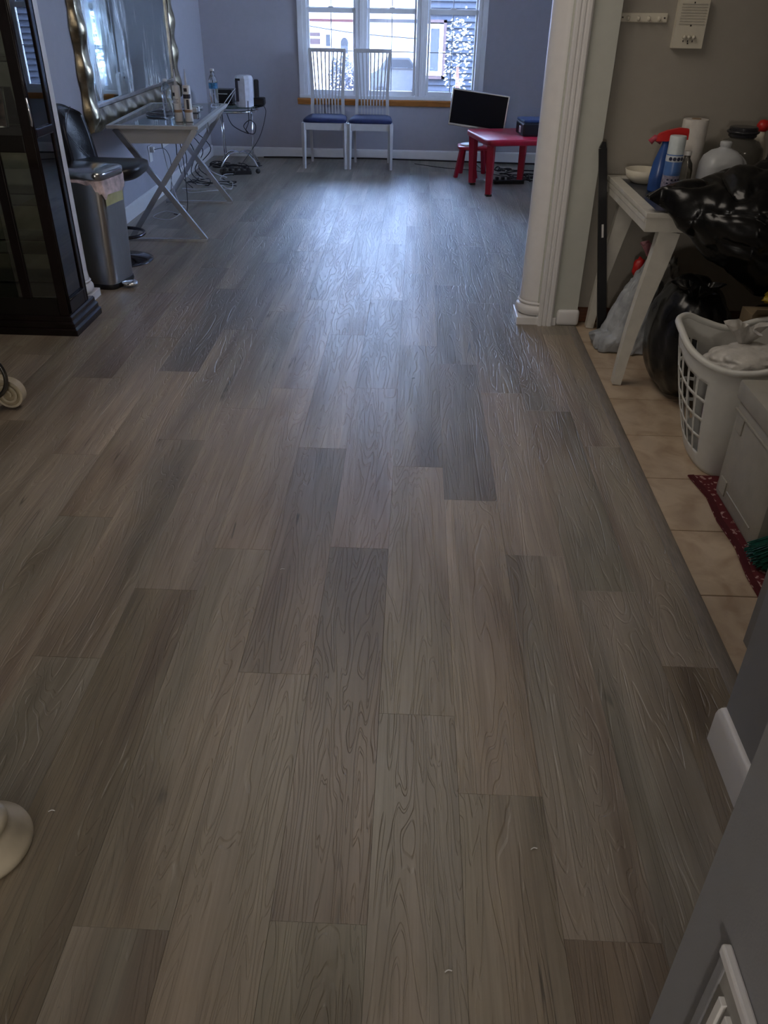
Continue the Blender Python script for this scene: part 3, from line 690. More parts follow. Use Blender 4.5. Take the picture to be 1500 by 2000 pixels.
b.span((X0, i0 - 0.004, k0 - 0.004), (X0 + 0.036, i1 + 0.004, k0 + q), 0.006).span((X0, i0 - 0.004, k1 - q), (X0 + 0.036, i1 + 0.004, k1 + 0.004), 0.006)
b.span((X0, i0 - 0.004, k0 + q), (X0 + 0.036, i0 + q, k1 - q), 0.006).span((X0, i1 - q, k0 + q), (X0 + 0.036, i1 + 0.004, k1 - q), 0.006)
b.build('inner_bead', gold_in, mr)

# ------------------------------------------------------------------ on the vanity
def bottle(name, label, x, y, z, full_label=True, h=0.235, r=0.032, level=0.0):
    t = thing(name, label, 'bottle', (x, y, z))
    pr = [(r * 0.8, 0), (r, 0.006)]
    for k in range(14):
        zz = 0.012 + k * 0.009; pr.append((r * (0.93 + 0.07 * (k % 2)), zz))
    pr += [(r * 0.98, 0.145), (r, 0.165), (r * 0.9, 0.185), (r * 0.6, 0.205), (r * 0.42, 0.214), (r * 0.42, h - 0.008)]
    MB().lathe([(p, q) for p, q in pr], (x, y, z), 28).build('bottle_body', petg, t, smooth=True)
    MB().lathe([(r * 0.46, h - 0.014), (r * 0.46, h)], (x, y, z), 20).build('cap', white_p, t, auto=40)
    if full_label: MB().lathe([(r * 1.02, 0.125), (r * 1.02, 0.160)], (x, y, z), 28, cap=False).build('paper_label', mat('aqua_blue_label', (0.03, 0.17, 0.36), 0.4, nscale=60, namt=0.3), t, smooth=True)
    return t
bottle('water_bottle', 'empty clear water bottle beside the two caulk tubes on the desk', -1.645, 5.86, 0.7215, False)
bottle('water_bottle', 'clear water bottle with blue label at the far desk edge', -1.475, 6.50, 0.7225, True, 0.25)
def caulk(x, y, label, dark):
    t = thing('caulk_tube', label, 'tube', (x, y, 0.7225), 0, 'caulk tubes on the desk')
    MB().lathe([(0.024, 0), (0.025, 0.003), (0.025, 0.205), (0.022, 0.209), (0.010, 0.212)], (x, y, 0.7225), 28).build('cartridge', white_p, t, auto=40)
    MB().lathe([(0.009, 0.21), (0.0075, 0.235), (0.003, 0.30)], (x, y, 0.7225), 14).build('nozzle', mat('pale_nozzle', (0.6, 0.6, 0.62), 0.4), t, smooth=True)
    lab = MB()
    for z0, z1, a0, a1 in dark:
        k0, k1 = math.radians(a0), math.radians(a1); R_ = 0.0257; seg = 8
        lo = [V((x + R_ * math.cos(k0 + (k1 - k0) * i / seg), y + R_ * math.sin(k0 + (k1 - k0) * i / seg), 0.7225 + z0)) for i in range(seg + 1)]
        hi = [p + V((0, 0, z1 - z0)) for p in lo]
        lab.loft([lo, hi], cap=False, closed_loop=False)
    lab.build('printed_label', mat('dark_label_print', (0.03, 0.03, 0.045), 0.4), t)
    o = MB().lathe([(0.0253, 0.055 if len(dark) > 2 else 0.03), (0.0253, 0.07 if len(dark) > 2 else 0.045)], (x, y, 0.7225), 28, cap=False).build('label_band', mat('tan_label_band', (0.40, 0.26, 0.15), 0.5), t, smooth=True)
caulk(-1.545, 5.735, 'white caulk tube with fine print, the left of two on the desk', [(0.11, 0.113, 200, 300), (0.12, 0.123, 200, 290), (0.13, 0.133, 200, 300), (0.15, 0.17, 220, 260)])
caulk(-1.480, 5.745, 'white caulk tube with black label and dark gun picture, the right of two', [(0.135, 0.160, 200, 340), (0.075, 0.13, 265, 300), (0.175, 0.195, 240, 290)])
rnd = random.Random(3)
def coil(name, label, c, R, z, turns, mt, r=0.0028, cat='cable', grp=None, jit=0.25, tail=None):
    pts = []
    for k in range(int(turns * 10)):
        a = 2 * PI * k / 10; rr = R * (1 + jit * (rnd.random() - 0.5))
        pts.append(V((c[0] + rr * math.cos(a) * 1.2, c[1] + rr * math.sin(a), z + r + 0.004 * rnd.random() + 0.0015 * k / 4)))
    if tail: pts += [V(p) for p in tail]
    return tag(MB().tube(pts, r, 6, smooth_pts=4).build(name, mt, smooth=True), label, cat, grp)
coil('coiled_cable', 'grey coiled cable lying on the desk glass behind the bottle', (-1.75, 6.05), 0.075, 0.7215, 4, mat('grey_cable', (0.10, 0.10, 0.11), 0.4), 0.003)
coil('coiled_cable', 'white looped cable at the far end of the desk', (-1.62, 6.42), 0.055, 0.7215, 3, cable_w, 0.003)
t = thing('charger', 'white plug charger with black band lying on the desk', 'charger', (-1.555, 6.22, 0.7225))
MB().box((-1.555, 6.22, 0.740), (0.05, 0.09, 0.033), 0.006).build('body', white_p, t); MB().box((-1.555, 6.20, 0.741), (0.053, 0.02, 0.036), 0.002).build('black_band', black_p, t)

# ------------------------------------------------------------------ bar stool
st = thing('bar_stool', 'black leather swivel stool with chrome footrest behind the bin', 'stool', (-1.84, 5.08, 0))
cx, cy = -1.84, 5.08
MB().lathe([(0.20, 0.0), (0.20, 0.006), (0.17, 0.014), (0.04, 0.032), (0.03, 0.05)], (cx, cy, 0), 48).build('base', mat('dark_chrome', (0.10, 0.10, 0.12), 0.15, 1.0), st, smooth=True)
MB().tube([(cx, cy, 0.04), (cx, cy, 0.36)], 0.026, 20).tube([(cx, cy, 0.36), (cx, cy, 0.50)], 0.017, 16).build('gas_column', chrome, st, auto=40)
pts = [V((cx + 0.02 + 0.155 * math.cos(a), cy - 0.02 + 0.14 * math.sin(a), 0.17)) for a in [(-2.4 + 4.8 * k / 24) for k in range(25)]]
MB().tube([V((cx, cy, 0.20))] + pts + [V((cx, cy, 0.20))], 0.010, 10).build('footrest', mat('dark_chrome', (0.1, 0.1, 0.12), 0.15, 1.0), st, smooth=True)
loops = []; n = 40
for z, g in ((0.495, 0.80), (0.505, 0.95), (0.53, 1.0), (0.555, 0.985), (0.568, 0.90)):
    lp = []
    for k in range(n):
        a = 2 * PI * k / n; ca, sa = math.cos(a), math.sin(a)
        x_ = math.copysign(abs(ca) ** 0.6, ca) * 0.235 * g; y_ = math.copysign(abs(sa) ** 0.6, sa) * 0.20 * g
        lp.append(V((cx + 0.0 + x_, cy + y_, z + 0.022 * (x_ / 0.235) ** 2 * (1 if z > 0.5 else 0.3))))
    loops.append(lp)
MB().loft(loops).build('seat', black_l, st, smooth=True)
b = MB(); rows = []
NA, NZ = 20, 12
for side in (0, 1):
    for i in range(NZ + 1):
        v_ = i / NZ; row = []
        for k in range(NA + 1):
            u = -1 + 2 * k / NA; hw = 0.185 * (1 - 0.30 * v_ ** 3) if v_ < 1 else 0.12
            zt = 0.55 + 0.335 * v_ - 0.055 * u * u * v_ ** 2
            xx = cx - 0.19 - 0.045 * v_ + 0.085 * u * u - (0.042 * (1 - 0.5 * u ** 4) * (1 if v_ < 1 else 0.6) if side else 0)
            groove = 0.0
            if not side:
                d = min(abs(u - (1.5 * v_ - 0.85)), abs(u + (1.5 * v_ - 0.85)))
                groove = -0.008 * math.exp(-(d / 0.07) ** 2) + 0.010 * (1 - u * u)
            row.append(b.b.verts.new((xx + groove, cy + u * hw, zt)))
        rows.append(row)
F, K = rows[:NZ + 1], rows[NZ + 1:]
for G in (F, K):
    for A, B in zip(G, G[1:]):
        for k in range(NA): b.b.faces.new((A[k], A[k + 1], B[k + 1], B[k]))
for A, B in ((F[0], K[0]), (F[-1], K[-1])):
    for k in range(NA): b.b.faces.new((A[k], A[k + 1], B[k + 1], B[k]))
for k in (0, NA):
    for i in range(NZ): b.b.faces.new((F[i][k], F[i + 1][k], K[i + 1][k], K[i][k]))
b.build('backrest', black_l, st, smooth=True)
for s_ in (1, -1):
    pts = [V((cx - 0.19 - 0.045 * v_ + 0.085 * u * u + 0.012, cy + u * 0.185 * (1 - 0.30 * v_ ** 3), 0.55 + 0.335 * v_ - 0.055 * u * u * v_ ** 2)) for v_, u in [(v / 12, s_ * (1.5 * v / 12 - 0.85)) for v in range(1, 13)]]
    MB().tube(pts, 0.0022, 6).build('seam', mat('grey_piping', (0.10, 0.10, 0.11), 0.4), st)

# ------------------------------------------------------------------ steel pedal bin
tb = thing('trash_bin', 'brushed steel pedal bin with pinkish liner and yellow note', 'bin', (-1.825, 4.62, 0), math.radians(-10))
P = lambda p: wm(tb) @ V(p)
def rr_loop(hx, hy, z, e=0.30, n=64, f=None):
    out = []
    for k in range(n):
        a = 2 * PI * k / n; ca, sa = math.cos(a), math.sin(a)
        out.append(P((math.copysign(abs(ca) ** e, ca) * hx, math.copysign(abs(sa) ** e, sa) * hy, z)))
    return out
MB().loft([rr_loop(0.172, 0.132, 0.0), rr_loop(0.176, 0.136, 0.012), rr_loop(0.174, 0.134, 0.03)]).build('base_ring', black_p, tb, auto=50)
MB().loft([rr_loop(0.170, 0.130, 0.03), rr_loop(0.190, 0.142, 0.585)], cap=True).build('steel_body', brushed, tb, auto=50)
lid_m = mat('polished_lid_steel', (0.42, 0.42, 0.43), 0.18, 1.0, namt=0.02)
MB().loft([rr_loop(0.195, 0.147, 0.588), rr_loop(0.198, 0.150, 0.61), rr_loop(0.197, 0.149, 0.625), rr_loop(0.185, 0.136, 0.634), rr_loop(0.12, 0.085, 0.640), rr_loop(0.04, 0.03, 0.642)]).build('lid', lid_m, tb, smooth=True)
# liner: crumpled skirt hanging under the lid
b = MB(); NU = 130; rows = []
for j in range(9):
    v_ = j / 8; row = []
    for k in range(NU):
        a = 2 * PI * k / NU; ca, sa = math.cos(a), math.sin(a)
        hang = 0.012 + 0.085 * max(0, math.cos(a + 0.25)) ** 3 + 0.020 * max(0, -sa) * (1 + ca) * 0.5 + 0.03 * noise.noise(V((ca * 4, sa * 4, 1)))
        g = 1.0 + 0.018 * v_ + 0.035 * v_ * abs(noise.noise(V((ca * 7, sa * 7, v_ * 2))))
        hx, hy = 0.190 * g + 0.004, 0.142 * g + 0.004
        row.append(b.b.verts.new(P((math.copysign(abs(ca) ** 0.30, ca) * hx, math.copysign(abs(sa) ** 0.30, sa) * hy, 0.600 - hang * v_ + 0.006 * noise.noise(V((ca * 9, sa * 9, v_ * 5)))))))
    rows.append(row)
for A, B in zip(rows, rows[1:]):
    for k in range(NU): b.b.faces.new((A[k], A[(k + 1) % NU], B[(k + 1) % NU], B[k]))
b.build('liner', bagpink, tb, smooth=True)
ped = MB().lathe([(0.02, 0.012), (0.042, 0.014), (0.046, 0.020), (0.040, 0.030), (0.02, 0.035)], P((0.222, -0.045, 0.004)), 28, sx=1.05, sy=0.95).build('pedal', chrome, tb, smooth=True)
MB().box(P((0.19, -0.045, 0.02)), (0.07, 0.03, 0.012), 0.003, rot=RZ(-10)).build('pedal_arm', black_p, ped)
b = MB(); b.loft([[P((0.1885, -0.105, 0.455)), P((0.1885, 0.085, 0.455))], [P((0.1925, -0.105, 0.55)), P((0.1925, 0.085, 0.55))]], cap=False, closed_loop=False)
b.build('sticky_note', mat('pale_yellow_paper', (0.50, 0.48, 0.24), 0.7), tb)

# ------------------------------------------------------------------ china cabinet
cb = thing('china_cabinet', 'dark mahogany glass display cabinet with mirrored back at the left', 'cabinet', (-2.2, 3.93, 0))
CX0, CX1, CY0, CY1, CZ = -2.95, -1.668, 3.775, 4.035, 2.05
b = MB(); 
pr = [(0.0, 0.0), (0.0, 0.030), (-0.006, 0.036), (-0.012, 0.040), (-0.012, 0.058), (-0.020, 0.066), (-0.026, 0.070), (-0.026, 0.085), (-0.034, 0.092)]
lo = []
for d, z in pr: lo.append([V((CX0 - 0.035 - d, CY0 - 0.037 - d, z)), V((CX1 + 0.037 + d, CY0 - 0.037 - d, z)), V((CX1 + 0.037 + d, CY1 + 0.055 , z)), V((CX0 - 0.035 - d, CY1 + 0.055, z))])
b.loft(lo).build('plinth', mahog, cb)
S = 0.042
b = MB()
b.span((CX1 - 0.05, CY0, 0.09), (CX1, CY0 + 0.030, CZ), 0.004).build('front_corner_stile', mahog, cb)
MB().span((CX1 - 0.02, CY1 - S, 0.09), (CX1, CY1, CZ), 0.003).build('back_stile', mahog, cb)
for i in range(2): MB().tube([(CX1 + 0.001, CY0 + 0.004 + i * 0.014, 0.10), (CX1 + 0.001, CY0 + 0.004 + i * 0.014, CZ)], 0.0045, 8).build('bead_moulding', mahog, cb, smooth=True)
MB().span((CX1 - 0.02, CY0 + 0.03, 0.885), (CX1 + 0.004, CY1 - S, 0.925), 0.006).build('side_middle_rail', mahog, cb)
MB().span((CX1 - 0.02, CY0 + 0.03, 0.09), (CX1, CY1 - S, 0.165), 0.004).build('side_bottom_rail', mahog, cb)
MB().tube([(CX1 + 0.001, CY0 + 0.03, 0.160), (CX1 + 0.001, CY1 - S, 0.160)], 0.005, 8).build('bead_moulding', mahog, cb, smooth=True)
MB().span((CX1 - 0.012, CY0 + 0.03, 0.165), (CX1 - 0.008, CY1 - S, 0.885)).build('lower_side_glass', clear, cb)
MB().span((CX1 - 0.012, CY0 + 0.03, 0.925), (CX1 - 0.008, CY1 - S, CZ)).build('upper_side_glass', clear, cb)
MB().span((CX0, CY0, 0.09), (CX1 - 0.05, CY1, 0.175)).build('bottom_box', mahog_in, cb)
MB().span((CX0, CY0 + 0.004, 0.83), (CX1 - 0.05, CY1 - 0.016, 0.90), 0.004).build('middle_shelf_box', mahog_in, cb)
MB().span((CX0, CY0, CZ), (CX1 + 0.01, CY1, CZ + 0.10), 0.01).build('crown', mahog, cb)
MB().span((CX0, CY1 - 0.012, 0.09), (CX1, CY1, CZ)).build('back_panel', mahog_in, cb)
MB().span((CX0 + 0.02, CY1 - 0.015, 0.18), (CX1 - 0.052, CY1 - 0.0125, 0.82)).build('lower_back_mirror', mat('dull_cabinet_mirror', (0.26, 0.29, 0.22), 0.10, 1.0), cb)
MB().span((CX0 + 0.02, CY1 - 0.019, 0.91), (CX1 - 0.052, CY1 - 0.0165, CZ)).build('upper_back_mirror', MATS['dull_cabinet_mirror'], cb)
MB().span((CX0, CY0, 0.09), (CX0 + 0.04, CY1, CZ)).build('far_side_panel', mahog_in, cb)
for xx in (-1.885, -2.33): MB().span((xx, CY0, 0.17), (xx + 0.045, CY0 + 0.022, CZ), 0.003).build('front_stile', mahog, cb)
for z in (0.38, 0.60): MB().span((CX0 + 0.05, CY0 + 0.03, z), (CX1 - 0.055, CY1 - 0.03, z + 0.006)).build('glass_shelf', greengl, cb)
for z in (1.18,): MB().span((CX0 + 0.05, CY0 + 0.03, z), (CX1 - 0.055, CY1 - 0.03, z + 0.006)).build('glass_shelf', greengl, cb)
MB().span((-1.905, CY0 + 0.006, 0.18), (CX1 - 0.05, CY0 + 0.010, CZ)).build('door_glass', clear, cb)
MB().tube([(CX1 + 0.004, CY0 - 0.006, 0.94), (CX1 + 0.012, CY0 - 0.016, 0.97), (CX1 + 0.010, CY0 - 0.016, 1.02), (CX1 + 0.002, CY0 - 0.004, 1.05)], 0.005, 8, smooth_pts=4).build('door_handle', chrome, cb, smooth=True)
def pframe(x, y, z, w_, h_, label, col, rz=0):
    t = thing('picture_frame', label, 'picture', (x, y, z), math.radians(rz)); R_ = RZ(rz) @ RX(-10)
    MB().box(V((x, y, z + h_ / 2)), (w_, 0.010, h_), 0.002, rot=R_).build('frame', chrome, t)
    MB().box(V((x, y, z + h_ / 2)) + R_ @ V((0, -0.0055, 0)), (w_ - 0.016, 0.002, h_ - 0.016), 0, rot=R_).build('picture', col, t)
pframe(-1.725, 3.93, 0.905, 0.05, 0.11, 'small silver frame with dark red picture inside the cabinet', mat('dark_red_print', (0.12, 0.02, 0.015), 0.5), 75)
pframe(-1.93, 3.95, 0.905, 0.16, 0.16, 'picture frame with a brown and red print on the cabinet shelf', mat('brown_print', (0.10, 0.06, 0.045), 0.5, nscale=30, namt=0.5), 10)

# ------------------------------------------------------------------ glass cart by the back wall
gc = thing('glass_cart', 'round glass topped chrome cart on casters in the far left corner', 'cart', (-1.66, 8.16, 0))
MB().lathe([(0.268, 0.560), (0.27, 0.564), (0.268, 0.569)], (-1.66, 8.16, 0), 56, sy=1.1).build('glass_top', greengl, gc, smooth=True)
MB().tube([V((-1.66 + 0.20 * math.cos(a), 8.16 + 0.22 * math.sin(a), 0.525)) for a in [2 * PI * k / 40 for k in range(40)]], 0.010, 10, closed=True).build('top_ring', chrome, gc, smooth=True)
for a in (-35, 55, 145, 235):
    a = math.radians(a); c_, s_ = math.cos(a), math.sin(a)
    MB().tube([(-1.66 + 0.20 * c_, 8.16 + 0.21 * s_, 0.525), (-1.66 + 0.19 * c_, 8.16 + 0.20 * s_, 0.3), (-1.66 + 0.18 * c_, 8.16 + 0.19 * s_, 0.13)], 0.0065, 8).build('upright', chrome, gc, smooth=True)
    l = MB().tube([(-1.66, 8.16, 0.16), (-1.66 + 0.10 * c_, 8.16 + 0.10 * s_, 0.165), (-1.66 + 0.18 * c_, 8.16 + 0.19 * s_, 0.125), (-1.66 + 0.235 * c_, 8.16 + 0.25 * s_, 0.06)], 0.009, 10, smooth_pts=5).build('curved_leg', chrome, gc, smooth=True)
    MB().lathe([(0.004, 0), (0.018, 0.008), (0.024, 0.024), (0.018, 0.04), (0.004, 0.048)], (-1.66 + 0.235 * c_, 8.16 + 0.25 * s_, 0), 16).build('caster', mat('dark_caster', (0.05, 0.05, 0.05), 0.3, 0.5), l, smooth=True)
t = thing('router', 'white upright router tower on the glass cart', 'router', (-1.54, 8.0, 0.5695), math.radians(-12))
P = lambda p: wm(t) @ V(p)
def oct_(hx, hy, z, c_=0.03): return [P(p + (z,)) for p in ((-hx + c_, -hy), (hx - c_, -hy), (hx, -hy + c_), (hx, hy - c_), (hx - c_, hy), (-hx + c_, hy), (-hx, hy - c_), (-hx, -hy + c_))]
MB().loft([oct_(0.063, 0.070, 0), oct_(0.065, 0.072, 0.01), oct_(0.068, 0.076, 0.225), oct_(0.060, 0.068, 0.245), oct_(0.045, 0.05, 0.25, 0.02)]).build('body', mat('cool_white_plastic', (0.66, 0.66, 0.72), 0.35), t)
MB().box(P((-0.038, -0.0735, 0.13)), (0.028, 0.006, 0.17), 0.002, rot=RZ(-12)).build('port_panel', mat('dark_port_panel', (0.06, 0.05, 0.07), 0.4), t)
MB().box(P((-0.026, -0.0755, 0.218)), (0.045, 0.006, 0.018), 0.002, rot=RZ(-12)).build('port', black_p, t)
t = thing('cordless_phone', 'black cordless phone upright in its base on the glass cart', 'phone', (-1.42, 8.14, 0.5695))
MB().box((-1.44, 8.14, 0.600), (0.11, 0.10, 0.06), 0.010).build('phone_base', black_p, t)
MB().box((-1.455, 8.14, 0.69), (0.045, 0.032, 0.17), 0.012, rot=RX(-6)).build('handset', black_p, t)
t = thing('modem', 'low black modem box behind the router on the cart', 'box', (-1.78, 8.24, 0.5695))
MB().box((-1.78, 8.24, 0.627), (0.18, 0.14, 0.115), 0.008).build('body', black_p, t); MB().box((-1.78, 8.168, 0.65), (0.10, 0.003, 0.006)).build('status_strip', white_p, t)

# cords
GR = 'tangled cords between desk and cart'
def cord(pts, label, mt, r=0.004, grp=None, name='loose_cable'):
    return tag(MB().tube(pts, r, 6, smooth_pts=6).build(name, mt, smooth=True), label, 'cable', grp)
def floor_squiggle(x0, x1, y0, y1, n, r, seed):
    q = random.Random(seed); out = [];  px, py = q.uniform(x0, x1), q.uniform(y0, y1); a = q.uniform(0, 6.28)
    for k in range(n):
        a += q.uniform(-0.9, 1.2); nx, ny = px + 0.14 * math.cos(a), py + 0.14 * math.sin(a)
        if not (x0 < nx < x1 and y0 < ny < y1): a += PI * 0.8; nx, ny = px + 0.06 * math.cos(a), py + 0.06 * math.sin(a)
        px, py = min(max(nx, x0), x1), min(max(ny, y0), y1); out.append(V((px, py, 0.002 + r + q.uniform(0, 0.035))))
    return out
for k in range(6): cord(floor_squiggle(-2.02, -1.48, 7.25, 8.45, 10, 0.004, 20 + k), 'black cord in the tangle on the floor by the cart', cable_b, 0.0045, GR)
for k in range(3): cord(floor_squiggle(-1.98, -1.55, 6.9, 8.1, 9, 0.004, 60 + k), 'white cord in the tangle on the floor by the cart', cable_w, 0.0035, 'white cords between desk and cart')
cord([(-1.57, 8.0, 0.76), (-1.68, 7.8, 0.62), (-1.76, 7.6, 0.45), (-1.86, 7.4, 0.3), (-1.80, 7.5, 0.12), (-1.7, 7.7, 0.02)], 'white cord hanging from the router past the desk end', cable_w, 0.004)
cord([(-1.60, 7.99, 0.72), (-1.72, 7.7, 0.52), (-1.9, 7.3, 0.40), (-1.98, 7.25, 0.2), (-1.92, 7.4, 0.02)], 'thin white cord sagging behind the desk corner', cable_w, 0.0035)
cord([(-1.5, 7.93, 0.62), (-1.49, 7.86, 0.56), (-1.50, 7.90, 0.46), (-1.53, 7.9, 0.38), (-1.46, 7.9, 0.36), (-1.44, 7.9, 0.43), (-1.49, 7.9, 0.47), (-1.55, 7.9, 0.42), (-1.51, 7.9, 0.36), (-1.66, 7.95, 0.42), (-1.72, 8.0, 0.53)], 'black looped cord hanging under the glass cart top', cable_b, 0.0035)
cord([(-1.40, 8.12, 0.57), (-1.385, 8.15, 0.50), (-1.45, 8.1, 0.30), (-1.58, 7.95, 0.12), (-1.66, 7.8, 0.02)], 'thin black cord running diagonally down from the phone', cable_b, 0.003)
for k in range(5):
    y = 7.15 + 0.14 * k
    cord([(-2.07, y, 0.44 - 0.03 * k), (-1.99, y + 0.03, 0.40), (-2.0 + 0.04 * k, y + 0.08, 0.25), (-1.96, y + 0.05, 0.10), (-1.9, y + 0.1, 0.012)], 'black cord dropping from the wall outlets by the cart', cable_b, 0.004, 'cords dropping from the outlets')
cord([(-1.98, 6.85, 0.62), (-1.90, 6.5, 0.45), (-1.78, 6.3, 0.12), (-1.74, 6.35, 0.05), (-1.80, 6.15, 0.008), (-1.95, 6.2, 0.008), (-1.9, 6.4, 0.008), (-1.70, 6.22, 0.008)], 'white cord hanging down behind the desk legs', cable_w, 0.003)
cord([(-1.95, 6.9, 0.60), (-1.80, 6.6, 0.50), (-1.74, 6.45, 0.3), (-1.73, 6.35, 0.02), (-1.82, 6.3, 0.01)], 'black cord hanging down behind the desk legs', cable_b, 0.0035)
cord([(-1.55, 8.85, 0.012), (-1.2, 8.88, 0.012), (-0.8, 8.87, 0.012), (-0.5, 8.90, 0.014), (0, 8.88, 0.012), (0.45, 8.85, 0.012), (0.9, 8.82, 0.012), (1.3, 8.8, 0.012)], 'long black cord lying along the back baseboard', cable_b, 0.008)
cord([(0.0, 8.70, 0.006), (0.3, 8.5, 0.006), (0.55, 8.42, 0.006), (0.78, 8.2, 0.006), (0.95, 8.05, 0.006)], 'thin black cord snaking toward the red table', cable_b, 0.003)
for k in range(5): cord(floor_squiggle(0.78, 1.35, 7.75, 8.45, 11, 0.004, 90 + k), 'black cord heaped behind the red table', cable_b, 0.0055, 'cords heaped behind the red table')
cord([(0.60, 8.17, 0.45), (0.57, 8.3, 0.34), (0.56, 8.34, 0.12), (0.7, 8.3, 0.008), (0.9, 8.1, 0.008)], 'thin black cord hanging from the monitor', cable_b, 0.003)
def strip_(x, y, rz, label, n=5):
    t = thing('power_strip', label, 'power strip', (x, y, 0), math.radians(rz)); c_ = V((x, y, 0))
    MB().box(c_ + V((0, 0, 0.018)), (0.28, 0.06, 0.034), 0.006, rot=RZ(rz)).build('body', black_p, t)
    for k in range(n): MB().box(c_ + RZ(rz) @ V((-0.11 + 0.055 * k, 0, 0.045)), (0.03, 0.035, 0.03), 0.006, rot=RZ(rz)).build('plug', black_p, t)
strip_(-1.66, 7.95, 20, 'black power strip full of plugs under the cart'); strip_(0.86, 7.82, 10, 'black power strip behind the red table legs', 3)
t = thing('wall_outlet', 'white wall outlet with a plug behind the vanity desk', 'outlet', (-2.1, 6.81, 0.35))
MB().span((-2.099, 6.77, 0.29), (-2.093, 6.85, 0.41), 0.002).build('cover_plate', white_p, t); MB().span((-2.093, 6.79, 0.36), (-2.06, 6.83, 0.40), 0.005).build('plug', white_p, t)
cord([(-2.06, 6.81, 0.38), (-2.0, 6.9, 0.37), (-1.98, 6.95, 0.25), (-2.0, 6.9, 0.012)], 'thin grey cord plugged in behind the desk', mat('grey_cable', (0.1, 0.1, 0.11), 0.4), 0.003)
t = thing('wall_outlet', 'white outlet cluster on the wall between desk and cart', 'outlet', (-2.1, 7.4, 0.40))
MB().span((-2.099, 7.15, 0.34), (-2.092, 7.75, 0.47), 0.002).build('cover_plate', white_p, t)
for k in range(5): MB().span((-2.092, 7.17 + 0.12 * k, 0.38), (-2.065, 7.21 + 0.12 * k, 0.43), 0.004).build('plug', black_p, t)

# ------------------------------------------------------------------ furniture feet at the left edge
pt = thing('pedestal_table', 'cream scroll-footed pedestal table with dark metal hoop at the left edge', 'table', (-1.80, 2.93, 0))
sc = []
for k in range(60):
    a = k / 59 * 2.35 * 2 * PI; r_ = 0.060 - 0.050 * k / 59
    sc.append((a, r_))
cxs, cys, czs = -1.607, 2.93, 0.0645
pts = [V((cxs + r_ * math.sin(a), cys, czs + r_ * math.cos(a))) for a, r_ in sc]
b = MB(); b.ribbon([V((-1.80, cys, 0.17)), V((-1.72, cys, 0.150)), V((-1.655, cys, 0.132))] + pts, [0.022] * 3 + [0.010 - 0.003 * k / 59 for k in range(60)], 0.040, up=V((0, 1, 0)))
b.build('scroll_foot', cream_g, pt, auto=50)
MB().tube([(cxs, cys - 0.012, czs), (cxs, cys + 0.015, czs)], 0.056, 28).build('scroll_core', mat('shaded_cream_glaze', (0.36, 0.30, 0.20), 0.3), pt, auto=40)  # darker cream puts the shade of the scroll recess into the colour
hc = V((-1.672, 2.89, 0.155))
MB().tube([hc + V((0.086 * math.cos(a), 0.0, 0.095 * math.sin(a))) for a in [2 * PI * k / 48 for k in range(48)]], 0.009, 12, closed=True).build('metal_hoop', mat('gunmetal', (0.14, 0.14, 0.14), 0.2, 1.0), pt, smooth=True)
MB().lathe([(0.075, 0.0), (0.08, 0.02), (0.06, 0.10), (0.085, 0.14), (0.095, 0.17), (0.08, 0.2), (0.045, 0.24), (0.04, 0.5), (0.06, 0.68)], (-1.83, 2.93, 0), 36).build('pedestal', cream_g, pt, smooth=True)
MB().lathe([(0.40, 0.68), (0.42, 0.70), (0.42, 0.72), (0.40, 0.73)], (-2.05, 2.93, 0), 56).build('tabletop', cream_g, pt, smooth=True)
ft = thing('turned_furniture_leg', 'glossy cream turned round furniture foot at the lower left edge', 'furniture leg', (-0.80, 0.95, 0))
prf = [(0.088, 0.0), (0.094, 0.003), (0.0965, 0.012), (0.094, 0.022), (0.086, 0.028), (0.082, 0.034), (0.066, 0.050), (0.058, 0.060), (0.060, 0.066), (0.060, 0.074), (0.054, 0.080), (0.040, 0.084), (0.030, 0.090), (0.034, 0.096), (0.046, 0.106), (0.050, 0.120), (0.046, 0.134), (0.034, 0.144), (0.024, 0.150), (0.022, 0.30), (0.03, 0.34), (0.03, 0.5), (0.04, 0.72)]
MB().lathe(prf, (-0.818, 0.955, 0), 56).build('turned_foot', cream_g, ft, smooth=True)

# ------------------------------------------------------------------ near wall vent register
vr = thing('vent_register', 'white metal vent register low on the near right wall', 'vent', (0.388, 0.40, 0.45))
vx = 0.388
MB().span((vx - 0.012, 0.22, 0.536), (vx, 0.512, 0.553), 0.003).build('top_rail', trim_w, vr)
MB().span((vx - 0.006, 0.22, 0.25), (vx - 0.001, 0.500, 0.536)).build('back_plate', mat('dark_duct', (0.30, 0.29, 0.27), 0.6), vr)
for k in range(12):
    MB().box((vx - 0.009, 0.475 - 0.021 * k, 0.385), (0.007, 0.011, 0.23), 0.001, rot=None).build('louvre', white_p, vr)
MB().span((vx - 0.008, 0.496, 0.25), (vx, 0.512, 0.536), 0.002).build('side_rail', grey_wall, vr)

# ------------------------------------------------------------------ kitchen: white side table with sabre legs
kt = thing('side_table', 'white side table with dark inset top and curved splayed legs against kitchen wall', 'table', (1.5, 3.73, 0))
TX0, TX1, TY0, TY1 = 0.922, 2.1, 3.335, 4.125
b = MB(); q = 0.05
for a, c in (((TX0, TY0), (TX1, TY0 + q)), ((TX0, TY1 - q), (TX1, TY1)), ((TX0, TY0 + q), (TX0 + q, TY1 - q)), ((TX1 - q, TY0 + q), (TX1, TY1 - q))):
    b.span((a[0], a[1], 0.715), (c[0], c[1], 0.735), 0.002)
b.build('top_border', mat('cream_white_paint', (0.56, 0.54, 0.48), 0.4, namt=0.03), kt)
cw = MATS['cream_white_paint']
MB().span((TX0 + q, TY0 + q, 0.700), (TX1 - q, TY1 - q, 0.727)).build('inset_top', mat('slate_blue_top', (0.03, 0.035, 0.05), 0.3), kt)
b = MB(); z0, z1 = 0.662, 0.715; ii = 0.004
